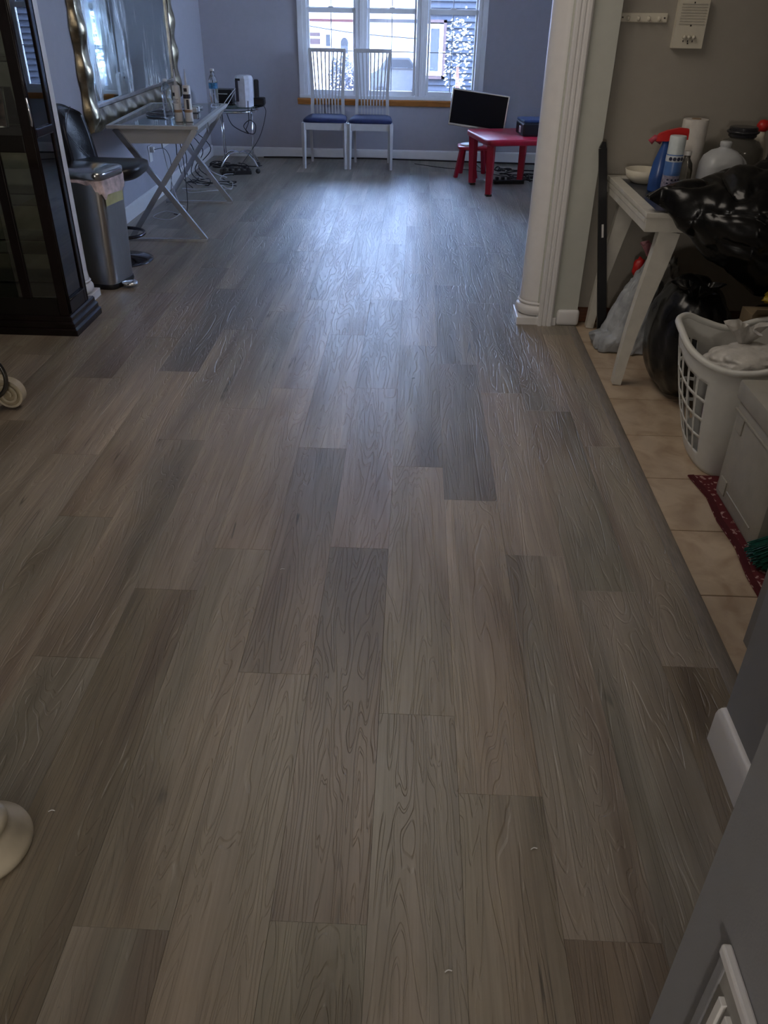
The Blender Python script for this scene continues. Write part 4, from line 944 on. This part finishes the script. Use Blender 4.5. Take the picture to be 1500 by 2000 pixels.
for a, c in (((TX0 + ii, TY0 + ii), (TX1 - ii, TY0 + 0.03)), ((TX0 + ii, TY1 - 0.03), (TX1 - ii, TY1 - ii)), ((TX0 + ii, TY0 + 0.03), (TX0 + 0.03, TY1 - 0.03)), ((TX1 - 0.03, TY0 + 0.03), (TX1 - ii, TY1 - 0.03))):
    b.span((a[0], a[1], z0), (c[0], c[1], z1))
b.build('apron', cw, kt)
def sabre(x, y, sx):
    c_ = [(0.110, 0.662), (0.102, 0.60), (0.084, 0.50), (0.060, 0.38), (0.038, 0.25), (0.022, 0.12), (0.012, 0.0)]
    w_ = [0.086, 0.082, 0.074, 0.064, 0.052, 0.043, 0.037]
    MB().ribbon([V((x + sx * a, y, z)) for a, z in c_], 0.045, w_, up=V((1, 0, 0))).build('leg', cw, kt)
sabre(0.918, 3.365, 1); sabre(0.925, 4.085, 1); sabre(2.10, 3.365, -1); sabre(2.10, 4.085, -1)
MB().span((TX0 + ii - 0.0025, TY0 + 0.02, 0.692), (TX0 + ii, TY1 - 0.02, 0.711), 0.001).build('side_bead', cw, kt)
# hanging hooks and intercom on the kitchen wall
hk = thing('key_hook_rack', 'small white key hook rack on the kitchen wall beside the intercom', 'hook rack', (0.98, 4.17, 1.37))
MB().span((0.876, 4.158, 1.356), (1.083, 4.17, 1.392), 0.004).build('backboard', off_p, hk)
for k in range(4): MB().tube([(0.91 + 0.045 * k, 4.158, 1.378), (0.91 + 0.045 * k, 4.148, 1.366), (0.91 + 0.045 * k, 4.138, 1.368), (0.91 + 0.045 * k, 4.136, 1.378)], 0.0055, 8, smooth_pts=3).build('hook', off_p, hk, smooth=True)
for xx in (0.888, 1.07): MB().tube([(xx, 4.1575, 1.374), (xx, 4.1555, 1.374)], 0.0035, 10).build('screw', dred_f, hk)
ic = thing('wall_intercom', 'cream wall intercom with grille and three buttons on the kitchen wall', 'intercom', (1.18, 4.17, 1.35))
MB().prism([(1.118, 1.262), (1.248, 1.262), (1.248, 1.445), (1.118, 1.445)], 4.135, 4.17, 'y').build('body', off_p, ic)
for k in range(8): MB().span((1.130, 4.1325, 1.352 + 0.0105 * k), (1.238, 4.1345, 1.356 + 0.0105 * k)).build('grille_slat', mat('shaded_cream', (0.45, 0.42, 0.36), 0.5), ic)  # grille shade is painted in as a darker copy of the cream
for k in range(3):
    MB().lathe([(0.0, 0.0), (0.008, 0.001), (0.008, 0.014), (0.0, 0.016)], (0, 0, 0), 14).build('button', off_p, ic, world=False, smooth=True).matrix_local = Matrix.Translation((1.162 + 0.02 * k - 1.18, -0.036, 1.305 - 1.35)) @ Matrix.Rotation(PI / 2, 4, 'X')
    MB().span((1.159 + 0.02 * k, 4.1335, 1.286), (1.163 + 0.02 * k, 4.1345, 1.293)).build('button_mark', black_p, ic)
for zz in (1.43, 1.345, 1.278): MB().span((1.180, 4.1335, zz), (1.185, 4.1345, zz + 0.006)).build('screw', black_p, ic)

# bottles and jars on the table
TZ = 0.735; TZi = 0.7275
bw = thing('bowl', 'plain cream bowl at the back left corner of the kitchen table', 'bowl', (1.055, 4.00, TZi))
MB().lathe([(0.045, 0.0), (0.05, 0.002), (0.078, 0.022), (0.088, 0.058), (0.084, 0.058), (0.073, 0.024), (0.045, 0.008), (0.002, 0.007)], (1.06, 4.00, TZi), 40).build('bowl_body', off_p, bw, smooth=True)
sp = thing('spray_bottle', 'blue spray bottle with red trigger head on the kitchen table', 'spray bottle', (1.075, 3.80, TZi))
P = lambda p: wm(sp) @ V(p)
MB().lathe([(0.040, 0), (0.044, 0.008), (0.045, 0.06), (0.038, 0.12), (0.022, 0.17), (0.015, 0.19), (0.015, 0.205)], (1.075, 3.80, TZi), 32, sx=1.0, sy=0.65).build('bottle_body', mat('blue_bottle_plastic', (0.035, 0.09, 0.30), 0.25), sp, smooth=True)
hz = TZi + 0.205
b = MB(); b.loft([[V((1.075 + x_, 3.80 + y_, hz + z_)) for y_, z_ in ((-0.014, 0), (0.014, 0), (0.012, h_), (-0.012, h_))] for x_, h_ in ((-0.045, 0.014), (-0.03, 0.03), (0.0, 0.042), (0.05, 0.045), (0.085, 0.042), (0.088, 0.030))])
for v in b.b.verts:
    if v.co.x > 1.10: v.co.z += 0.008
b.build('trigger_head', red_b, sp)
MB().ribbon([(1.135, 3.80, hz + 0.012), (1.128, 3.80, hz - 0.01), (1.145, 3.80, hz - 0.045)], 0.010, 0.006, up=V((0, 1, 0))).build('trigger', red_b, sp)
MB().tube([(1.055, 3.80, hz - 0.002), (1.025, 3.80, hz + 0.012), (1.008, 3.80, hz - 0.006)], 0.013, 12).build('nozzle', mat('rose_plastic', (0.40, 0.06, 0.09), 0.35), sp, smooth=True)
ac = thing('aerosol_can', 'blue and white aerosol can with white cap in front of spray bottle', 'can', (1.095, 3.70, TZi))
MB().lathe([(0.033, 0), (0.035, 0.004), (0.035, 0.165), (0.033, 0.17)], (1.095, 3.70, TZi), 32).build('can_body', mat('blue_can_print', (0.08, 0.17, 0.42), 0.3), ac, auto=40)
MB().lathe([(0.0353, 0.005), (0.0353, 0.088)], (1.095, 3.70, TZi), 32, cap=False).build('lower_label', mat('lilac_label', (0.30, 0.28, 0.38), 0.4, nscale=80, namt=0.25), ac, smooth=True)
MB().lathe([(0.0353, 0.142), (0.0353, 0.166)], (1.095, 3.70, TZi), 32, cap=False).build('icon_band', mat('white_label', (0.55, 0.58, 0.62), 0.4), ac, smooth=True)
for k in range(4):
    a = math.radians(-130 + 27 * k); o = MB().lathe([(0.0, 0), (0.0075, 0.0), (0.0075, 0.0006), (0.0, 0.0006)], (0, 0, 0), 14).build('icon', mat('navy_print', (0.02, 0.025, 0.06), 0.5), ac, world=False)
    o.matrix_local = Matrix.Translation((0.0354 * math.cos(a), 0.0354 * math.sin(a), 0.154)) @ Matrix.Rotation(a, 4, 'Z') @ Matrix.Rotation(PI / 2, 4, 'Y')
    for j in range(2):
        a2 = a + 0.1; o = MB().box((0, 0, 0), (0.001, 0.008, 0.006)).build('icon', MATS['navy_print'], ac, world=False)
        o.matrix_local = Matrix.Translation((0.0354 * math.cos(a2), 0.0354 * math.sin(a2), 0.072 - 0.014 * j)) @ Matrix.Rotation(a2, 4, 'Z')
MB().lathe([(0.034, 0.170), (0.034, 0.236), (0.032, 0.240), (0.001, 0.240)], (1.095, 3.70, TZi), 32).build('cap', mat('pale_aqua_cap', (0.58, 0.64, 0.66), 0.35), ac, auto=40)
pt2 = thing('paper_towel_roll', 'white paper towel roll standing at the kitchen wall', 'paper towel', (1.245, 4.05, TZi))
MB().lathe([(0.055, 0), (0.056, 0.003), (0.056, 0.262), (0.054, 0.265), (0.021, 0.265), (0.021, 0.20)], (1.26, 4.04, TZi), 40).build('paper', mat('paper_white', (0.60, 0.57, 0.53), 0.9), pt2, auto=40)
MB().lathe([(0.0205, 0.1), (0.0205, 0.268), (0.0185, 0.268), (0.0185, 0.1)], (1.26, 4.04, TZi), 24, cap=False).build('core', mat('cardboard_core', (0.28, 0.2, 0.13), 0.9), pt2, smooth=True)
tbt = thing('small_bottle', 'small clear bottle with white cap between aerosol can and milk jug', 'bottle', (1.185, 3.82, TZi))
MB().lathe([(0.030, 0), (0.033, 0.005), (0.033, 0.085), (0.027, 0.115), (0.014, 0.135), (0.014, 0.15)], (1.185, 3.82, TZi), 28).build('bottle_body', smoke, tbt, smooth=True)
MB().lathe([(0.016, 0.148), (0.016, 0.165)], (1.185, 3.82, TZi), 20).build('cap', white_p, tbt, auto=40)
mj = thing('milk_jug', 'milky translucent plastic gallon jug behind the black bag', 'jug', (1.29, 3.68, TZi))
def sq(hx, z, e=0.5, c=(1.29, 3.68), n=40): return [V((c[0] + math.copysign(abs(math.cos(2 * PI * k / n)) ** e, math.cos(2 * PI * k / n)) * hx, c[1] + math.copysign(abs(math.sin(2 * PI * k / n)) ** e, math.sin(2 * PI * k / n)) * hx, TZi + z)) for k in range(n)]
MB().loft([sq(0.078, 0), sq(0.084, 0.01), sq(0.084, 0.10), sq(0.082, 0.135), sq(0.074, 0.165, 0.6), sq(0.052, 0.188, 0.8), sq(0.028, 0.198, 1), sq(0.020, 0.204, 1), sq(0.023, 0.208, 1), sq(0.024, 0.222, 1), sq(0.018, 0.226, 1)]).build('jug_body', milk, mj, smooth=True)
MB().tube([(1.345, 3.66, TZi + 0.172), (1.372, 3.64, TZi + 0.14), (1.372, 3.64, TZi + 0.08)], 0.010, 10, smooth_pts=4).build('handle', milk, mj, smooth=True)
wj = thing('water_jar', 'large smoky plastic jar with dark lid behind the milk jug', 'jar', (1.44, 3.93, TZi))
MB().lathe([(0.098, 0), (0.104, 0.01), (0.104, 0.14), (0.100, 0.165), (0.075, 0.195), (0.052, 0.205), (0.052, 0.215)], (1.44, 3.93, TZi), 44).build('jar_body', smoke, wj, smooth=True)
MB().lathe([(0.058, 0.212), (0.060, 0.216), (0.060, 0.248), (0.056, 0.252), (0.001, 0.253)], (1.44, 3.93, TZi), 40).build('lid', mat('charcoal_lid', (0.03, 0.03, 0.035), 0.25), wj, auto=40)
MB().tube([V((1.44 + 0.063 * math.cos(a), 3.93 + 0.063 * math.sin(a), TZi + 0.232)) for a in [2 * PI * k / 32 for k in range(32)]], 0.006, 8, closed=True).build('lid_rim', MATS['charcoal_lid'], wj, smooth=True)
sb = thing('cleaner_bottle', 'white cleaner bottle with red cap behind the water jar', 'bottle', (1.535, 4.02, TZi))
MB().lathe([(0.034, 0), (0.036, 0.006), (0.036, 0.15), (0.018, 0.20), (0.017, 0.225)], (1.555, 4.02, TZi), 28).build('bottle_body', off_p, sb, smooth=True)
MB().lathe([(0.016, 0.222), (0.026, 0.232), (0.028, 0.250), (0.018, 0.268), (0.002, 0.272)], (1.555, 4.02, TZi), 20).build('cap', red_b, sb, smooth=True)
bb_ = thing('small_bottle', 'small black bottle at the right edge behind the black bag', 'bottle', (1.53, 3.78, TZi))
MB().lathe([(0.028, 0), (0.03, 0.004), (0.03, 0.15), (0.026, 0.155), (0.026, 0.175), (0.02, 0.18)], (1.53, 3.76, TZi), 24).build('bottle_body', black_p, bb_, auto=40)
# leaning bar and cardboard
pb_ = thing('black_bar', 'long black flat bar leaning upright beside the kitchen table', 'bar', (0.985, 4.10, 0))
MB().quadbar((0.985, 3.99, 0.0), (0.866, 4.06, 0.86), 0.046, 0.018, 0.036, 0.018, up=V((0, 1, 0))).build('shaft', black_p, pb_)
MB().quadbar((0.866, 4.06, 0.86), (0.868, 4.062, 0.888), 0.034, 0.018, 0.016, 0.016, up=V((0, 1, 0))).build('tapered_end', black_p, pb_)
MB().quadbar((0.920, 4.0185, 0.47), (0.912, 4.0235, 0.53), 0.009, 0.004, up=V((0, 1, 0))).build('size_sticker', white_p, pb_)

# ------------------------------------------------------------------ bags
def blob(name, mt, parent, c, r, seed, amp, fs=(3, 3, 3), sub=5, fold=0.5, zmin=0.002, shape=None, sharp=1.0):
    b = MB(); bmesh.ops.create_icosphere(b.b, subdivisions=sub, radius=1.0)
    for v in b.b.verts:
        p = v.co.copy(); q = V((p.x * fs[0], p.y * fs[1], p.z * fs[2])) + V((seed, seed * 2, seed * 3))
        n1 = noise.noise(q); n2 = abs(noise.noise(q * 2.1)); n3 = abs(noise.noise(V((q.x * 3.0, q.y * 3.0, q.z * 0.9 + n1 * 2))))
        d = 1 + amp * n1 - fold * amp * (1 - n2) ** 3 - fold * 0.7 * amp * (1 - n3) ** 4
        p = p * d
        P_ = V((p.x * r[0], p.y * r[1], p.z * r[2]))
        if shape: P_ = shape(P_, v.co)
        P_ += V(c)
        if P_.z < zmin: P_.z = zmin + (P_.z - zmin) * 0.02 + 0.0005
        v.co = P_
    return b.build(name, mt, parent, smooth=True)
bbag = thing('trash_bag', 'full black trash bag standing on the tiles beside the laundry basket', 'trash bag', (1.185, 3.33, 0))
blob('bag_body', bagblack, bbag, (1.185, 3.33, 0.235), (0.175, 0.29, 0.265), 3.1, 0.10, (0.9, 0.9, 0.5), fold=0.55)
b = MB()
def tuft(c, R, h, seed, mt, par, n=48, name='bag_tuft'):
    b = MB(); rows = []
    for j in range(8):
        v_ = j / 7; row = []
        for k in range(n):
            a = 2 * PI * k / n; g = R * (0.45 + 0.75 * v_) * (1 + 0.35 * v_ * math.sin(a * 5 + seed) + 0.25 * v_ * math.sin(a * 9 + seed * 2))
            row.append(b.b.verts.new((c[0] + g * math.cos(a), c[1] + g * math.sin(a), c[2] + h * v_ * (1 + 0.25 * math.sin(a * 3 + seed)))))
        rows.append(row)
    for A, B in zip(rows, rows[1:]):
        for k in range(n): b.b.faces.new((A[k], A[(k + 1) % n], B[(k + 1) % n], B[k]))
    return b.build(name, mt, par, smooth=True)
tuft((1.15, 3.22, 0.435), 0.06, 0.05, 1.0, bagblack, bbag)
b3 = thing('trash_bag', 'black trash bag on the floor behind the brown cardboard box', 'trash bag', (1.62, 3.38, 0))
blob('bag_body', bagblack, b3, (1.62, 3.38, 0.19), (0.24, 0.22, 0.185), 7.7, 0.10, (0.9, 0.9, 0.6), fold=0.55)
b2 = thing('trash_bag', 'black trash bag draped over the front of the kitchen table', 'trash bag', (1.45, 3.35, 0.735))
b = MB(); NU, rows = 110, []
def lerp_tab(tab, x):
    for (a, p), (c_, q) in zip(tab, tab[1:]):
        if x <= c_: return p + (q - p) * max(0, (x - a)) / (c_ - a)
    return tab[-1][1]
TOPT = [(0.915, 0.800), (0.97, 0.835), (1.04, 0.858), (1.18, 0.878), (1.32, 0.920), (1.6, 0.97), (1.9, 0.85)]
LOWT = [(0.915, 0.790), (0.985, 0.752), (1.04, 0.690), (1.10, 0.660), (1.16, 0.585), (1.24, 0.55), (1.36, 0.45), (1.6, 0.41), (1.9, 0.45)]
sec = catmull([V((0, a, c_)) for a, c_ in ((1.0, 0.02), (0.93, 0.45), (0.62, 0.82), (0.28, 0.98), (-0.10, 1.0), (-0.50, 0.85), (-0.80, 0.50), (-0.96, 0.1), (-1.0, -0.25), (-0.92, -0.60), (-0.66, -0.90), (-0.35, -1.0), (-0.12, -0.85), (-0.02, -0.5), (0.0, -0.12), (0.06, 0.0), (0.5, 0.0))], 6, True)
for i in range(NU + 1):
    x_ = 0.915 + 0.985 * (i / NU); zt, zl = lerp_tab(TOPT, x_), lerp_tab(LOWT, x_)
    g = min(1, 0.18 + (x_ - 0.915) / 0.30); gf = min(1, max(0.0, (x_ - 0.975) / 0.28)) ** 0.7
    if x_ > 1.8: g *= max(0.1, (1.9 - x_) / 0.1) ** 0.5
    zm_ = max(0.748, min(zl, 0.79)); row = []
    for p in sec:
        z_ = zm_ + p.z * ((zt - zm_) if p.z > 0 else max(0.0015, (zm_ - zl)))
        y_ = 3.345 + p.y * 0.22 * g if p.y > 0 else 3.345 + p.y * (0.012 + 0.27 * gf)
        q = V((x_ * 3.2, y_ * 4.0, z_ * 3.2)); w1 = noise.noise(q * 1.3) * 0.5
        f = 0.026 * noise.noise(q) - 0.024 * (1 - abs(noise.noise(V((x_ * 5 + z_ * 7 + w1, y_ * 6, z_ * 3 - x_ * 5)) * 1.0))) ** 7 - 0.009 * (1 - abs(noise.noise(V((x_ * 12 - z_ * 6, y_ * 9, z_ * 9 + x_ * 5 + w1 * 4))))) ** 6
        n_ = V((0, p.y, p.z)).normalized(); k_ = min(1, g) * (1 if p.y < -0.02 or p.z > 0.05 else 0.0)
        yy, zz = y_ + n_.y * f * k_, z_ + n_.z * f * k_
        if yy > 3.325 and zz < 0.742: zz = 0.742
        row.append(b.b.verts.new((x_ + 0.02 * noise.noise(q * 2.1) * min(1, (x_ - 0.915) * 9), yy, zz)))
    rows.append(row)
n = len(sec)
for A, B in zip(rows, rows[1:]):
    for k in range(n): b.b.faces.new((A[k], A[(k + 1) % n], B[(k + 1) % n], B[k]))
b.b.faces.new(rows[0][::-1]); b.b.faces.new(rows[-1])
b.build('bag_body', bagblack, b2, smooth=True)
gb = thing('shopping_bag', 'crinkled grey plastic bag slumped on the tiles under the table', 'bag', (1.06, 3.82, 0))
def gshape(P_, u):
    k = max(0.0, (P_.z + 0.16) / 0.42); P_.x = P_.x * (1 - 0.5 * k) + 0.05 * k; P_.y *= (1 - 0.35 * k)
    if u.z < -0.3 and u.x < -0.35: P_.x -= 0.045 * (-u.x) * 1.2
    return P_
blob('bag_body', baggrey, gb, (1.065, 3.81, 0.155), (0.165, 0.14, 0.30), 8.3, 0.16, (1.7, 1.7, 1.3), fold=0.7, shape=gshape)
tag(blob('red_bundle', red_b, None, (1.115, 3.99, 0.335), (0.035, 0.03, 0.055), 2.0, 0.2, sub=3), 'bright red bundle behind the grey bag under the table', 'bundle')
bpy.data.objects['red_bundle'].location.z = 0
pk = thing('shopping_bag', 'pink and white crumpled bag behind the near table leg', 'bag', (1.22, 3.97, 0))
blob('bag_body', bagwhite, pk, (1.24, 3.97, 0.22), (0.09, 0.10, 0.23), 5.5, 0.28, (2.5, 2.5, 2.5), sub=4, fold=0.9)
tuft((1.145, 3.97, 0.40), 0.03, 0.055, 2.0, mat('pink_bag_film', (0.50, 0.22, 0.26), 0.35, bump=0.4), pk)

# ------------------------------------------------------------------ laundry basket
lb = thing('laundry_basket', 'pale grey hip-hugger laundry basket with slotted sides full of bags', 'basket', (1.24, 2.74, 0))
top = [V(p) for p in ((1.0, 2.90, .455), (0.985, 2.80, .45), (0.995, 2.70, .42), (1.035, 2.62, .40), (1.09, 2.565, .395), (1.15, 2.525, .41), (1.21, 2.50, .435), (1.30, 2.485, .45), (1.42, 2.50, .45), (1.50, 2.58, .44), (1.53, 2.70, .42), (1.52, 2.84, .44), (1.44, 2.95, .45), (1.33, 2.985, .43), (1.22, 2.99, .395), (1.12, 2.985, .42), (1.05, 2.96, .45))]
bot = [V(p) for p in ((1.085, 2.83, 0), (1.075, 2.77, 0), (1.07, 2.70, 0), (1.075, 2.63, 0), (1.09, 2.58, 0), (1.12, 2.55, 0), (1.17, 2.535, 0), (1.26, 2.53, 0), (1.35, 2.54, 0), (1.41, 2.59, 0), (1.43, 2.70, 0), (1.42, 2.80, 0), (1.36, 2.87, 0), (1.29, 2.885, 0), (1.22, 2.89, 0), (1.15, 2.88, 0), (1.11, 2.865, 0))]
K = 8; T = catmull(top, K, True); B_ = catmull(bot, K, True); n = len(T)
b = MB(); NR = 34; grid = []
for j in range(NR + 1):
    v_ = j / NR; row = []
    for k in range(n):
        p = B_[k].lerp(T[k], v_)
        ctr_ = V((1.25, 2.73, p.z)); bulge = 0.014 * math.sin(PI * v_) + 0.006 * (v_ ** 3)
        d = (p - ctr_); d.z = 0
        row.append(b.b.verts.new(p + d.normalized() * bulge))
    grid.append(row)
def hole(j, k):
    v_ = (j + 0.5) / NR
    if v_ < 0.14 or v_ > 0.86: return False
    jj = (j - int(0.14 * NR)) % 6
    if jj in (0,): return False
    seg = k / K
    if not ((seg < 3.1) or (seg > 15.2)): return False
    return (k % 5) not in (0,)
for j in range(NR):
    for k in range(n):
        if hole(j, k): continue
        b.b.faces.new((grid[j][k], grid[j][(k + 1) % n], grid[j + 1][(k + 1) % n], grid[j + 1][k]))
b.b.faces.new(grid[0][::-1])
o = b.build('basket_body', basket_m, lb, smooth=True)
md = o.modifiers.new('thick', 'SOLIDIFY'); md.thickness = 0.003; md.offset = 0
rim = [T[k] + (V((T[k].x - 1.25, T[k].y - 2.73, 0))).normalized() * 0.010 for k in range(n)]
MB().tube(rim, 0.0125, 10, closed=True).build('rim', basket_m, lb, smooth=True)
cl = blob('contents', mat('dark_assorted_fabric', (0.06, 0.03, 0.05), 0.6, nscale=14, namt=0.9), None, (1.235, 2.71, 0.165), (0.145, 0.145, 0.145), 9.9, 0.12, sub=4, zmin=0.012)
tag(cl, 'dark mixed clothes filling the laundry basket', 'clothes', kind='stuff')
sbg = thing('shopping_bag', 'crumpled white plastic bag on top of the laundry basket', 'bag', (1.25, 2.74, 0.34))
blob('bag_body', bagwhite, sbg, (1.235, 2.74, 0.372), (0.175, 0.15, 0.060), 2.3, 0.30, (0.8, 0.8, 0.7), sub=5, fold=0.35)
tuft((1.21, 2.82, 0.405), 0.045, 0.06, 1.3, bagwhite, sbg, name='bag_handle')
# cooler box, rug, broom, cardboard box
cbx = thing('cooler_box', 'grey beige plastic storage cooler at the right edge', 'cooler', (1.3, 2.2, 0))
MB().span((1.083, 2.06, 0.0), (1.55, 2.445, 0.36), 0.02).build('body', cooler_m, cbx, auto=40)
MB().span((1.075, 2.05, 0.355), (1.56, 2.455, 0.42), 0.010).build('lid', cooler_m, cbx, auto=40)
MB().span((1.078, 2.09, 0.318), (1.086, 2.44, 0.326), 0.002).build('side_rib', cooler_m, cbx)
for zz in (0.29, 0.06):
    MB().box((1.082, 2.38, zz), (0.006, 0.055, 0.055), 0.0025).build('corner_boss', cooler_m, cbx)
MB().tube([(1.083, 2.34, 0.06), (1.083, 2.12, 0.06)], 0.003, 6).build('side_groove', cooler_m, cbx)
rg = thing('floor_mat', 'dark red patterned runner mat under basket and cooler', 'rug', (1.3, 2.1, 0))
rugm = bpy.data.materials.new('red_rug'); rugm.use_nodes = True; t = rugm.node_tree; pbs = t.nodes['Principled BSDF']
g = N(t, 'ShaderNodeNewGeometry'); vo = N(t, 'ShaderNodeTexNoise'); vo.inputs['Scale'].default_value = 55; vo.inputs['Detail'].default_value = 2; t.links.new(g.outputs['Position'], vo.inputs['Vector'])
r = N(t, 'ShaderNodeValToRGB'); e = r.color_ramp.elements; e[0].position = 0.58; e[0].color = (0.10, 0.008, 0.012, 1); e[1].position = 0.62; e[1].color = (0.42, 0.26, 0.24, 1)
t.links.new(vo.outputs[0], r.inputs[0]); t.links.new(r.outputs[0], pbs.inputs['Base Color']); pbs.inputs['Roughness'].default_value = 0.95
b = MB(); L1 = [V((1.022, 2.545, 0)), V((1.045, 2.40, 0)), V((1.035, 2.25, 0)), V((1.045, 2.1, 0)), V((1.03, 1.95, 0)), V((1.032, 1.8, 0)), V((1.03, 1.5, 0)), V((1.03, 1.2, 0))]
L2 = [V((1.6, p.y, 0)) for p in L1]
b.loft([[p for p in L1] + [p for p in L2[::-1]], [p + V((0, 0, 0.0045)) for p in L1] + [p + V((0, 0, 0.0045)) for p in L2[::-1]]])
b.build('mat_body', rugm, rg)
b = MB(); b.ribbon([p + V((0.012, 0, 0.0035)) for p in L1], 0.020, 0.005); b.build('woven_border', mat('dark_red_border', (0.07, 0.006, 0.010), 0.95), rg)
br = thing('broom', 'green bristled broom head lying at the right edge on the mat', 'broom', (1.2, 2.0, 0))
b = MB(); q = random.Random(4)
for k in range(420):
    u = q.uniform(-1, 1); h = q.uniform(0, 1)
    base_ = V((1.235 + 0.035 * u * 0.3, 1.95 + 0.05 * u, 0.14 + 0.03 * h))
    tip = V((1.055 + 0.02 * q.random() + 0.045 * max(0, -u) , 1.985 + 0.075 * u + 0.01 * q.random(), 0.012 + 0.045 * h))
    mid = (base_ + tip) / 2 + V((0, 0.004 * q.uniform(-1, 1), 0.012))
    b.ribbon([base_, mid, tip], 0.0022, 0.0022)
o = b.build('bristles', mat('green_bristle', (0.004, 0.075, 0.05), 0.4, namt=0.3, nscale=50), br); o['kind'] = 'stuff'
MB().box((1.255, 1.945, 0.165), (0.06, 0.13, 0.05), 0.012, rot=RY(-35)).build('broom_block', mat('green_plastic', (0.005, 0.10, 0.06), 0.35), br)
MB().tube([(1.26, 1.94, 0.17), (1.62, 1.72, 0.66)], 0.011, 12).build('broom_handle', MATS['green_plastic'], br, smooth=True)
cbd = thing('cardboard_box', 'brown cardboard box behind the basket at the right edge', 'box', (1.48, 3.07, 0))
MB().span((1.30, 3.015, 0.0), (1.66, 3.125, 0.44)).build('carton', mat('brown_cardboard', (0.20, 0.15, 0.09), 0.85), cbd)
MB().quadbar((1.48, 3.015, 0.44), (1.48, 2.985, 0.475), 0.36, 0.003, up=V((0, 1, 0))).build('flap', MATS['brown_cardboard'], cbd)
yb = thing('yellow_bag', 'yellow bag on the cardboard box at the right edge', 'bag', (1.46, 3.09, 0.44))
blob('bag_body', mat('yellow_film', (0.42, 0.30, 0.02), 0.4, bump=0.3), yb, (1.47, 3.085, 0.488), (0.12, 0.06, 0.042), 1.7, 0.2, sub=4)
# tiny debris on the planks
for k, (x_, y_) in enumerate(((-0.36, 1.90), (-0.72, 1.04), (0.02, 3.34), (0.10, 0.75), (0.28, 1.0))):
    tag(MB().tube([(x_, y_, 0.0035), (x_ + 0.006, y_ + 0.004, 0.004), (x_ + 0.013, y_ + 0.003, 0.0035)], 0.0011, 5, smooth_pts=3).build('lint_speck', white_p if k != 2 else black_p), 'tiny speck of lint or grit on the plank floor', 'speck', 'specks on the floor')
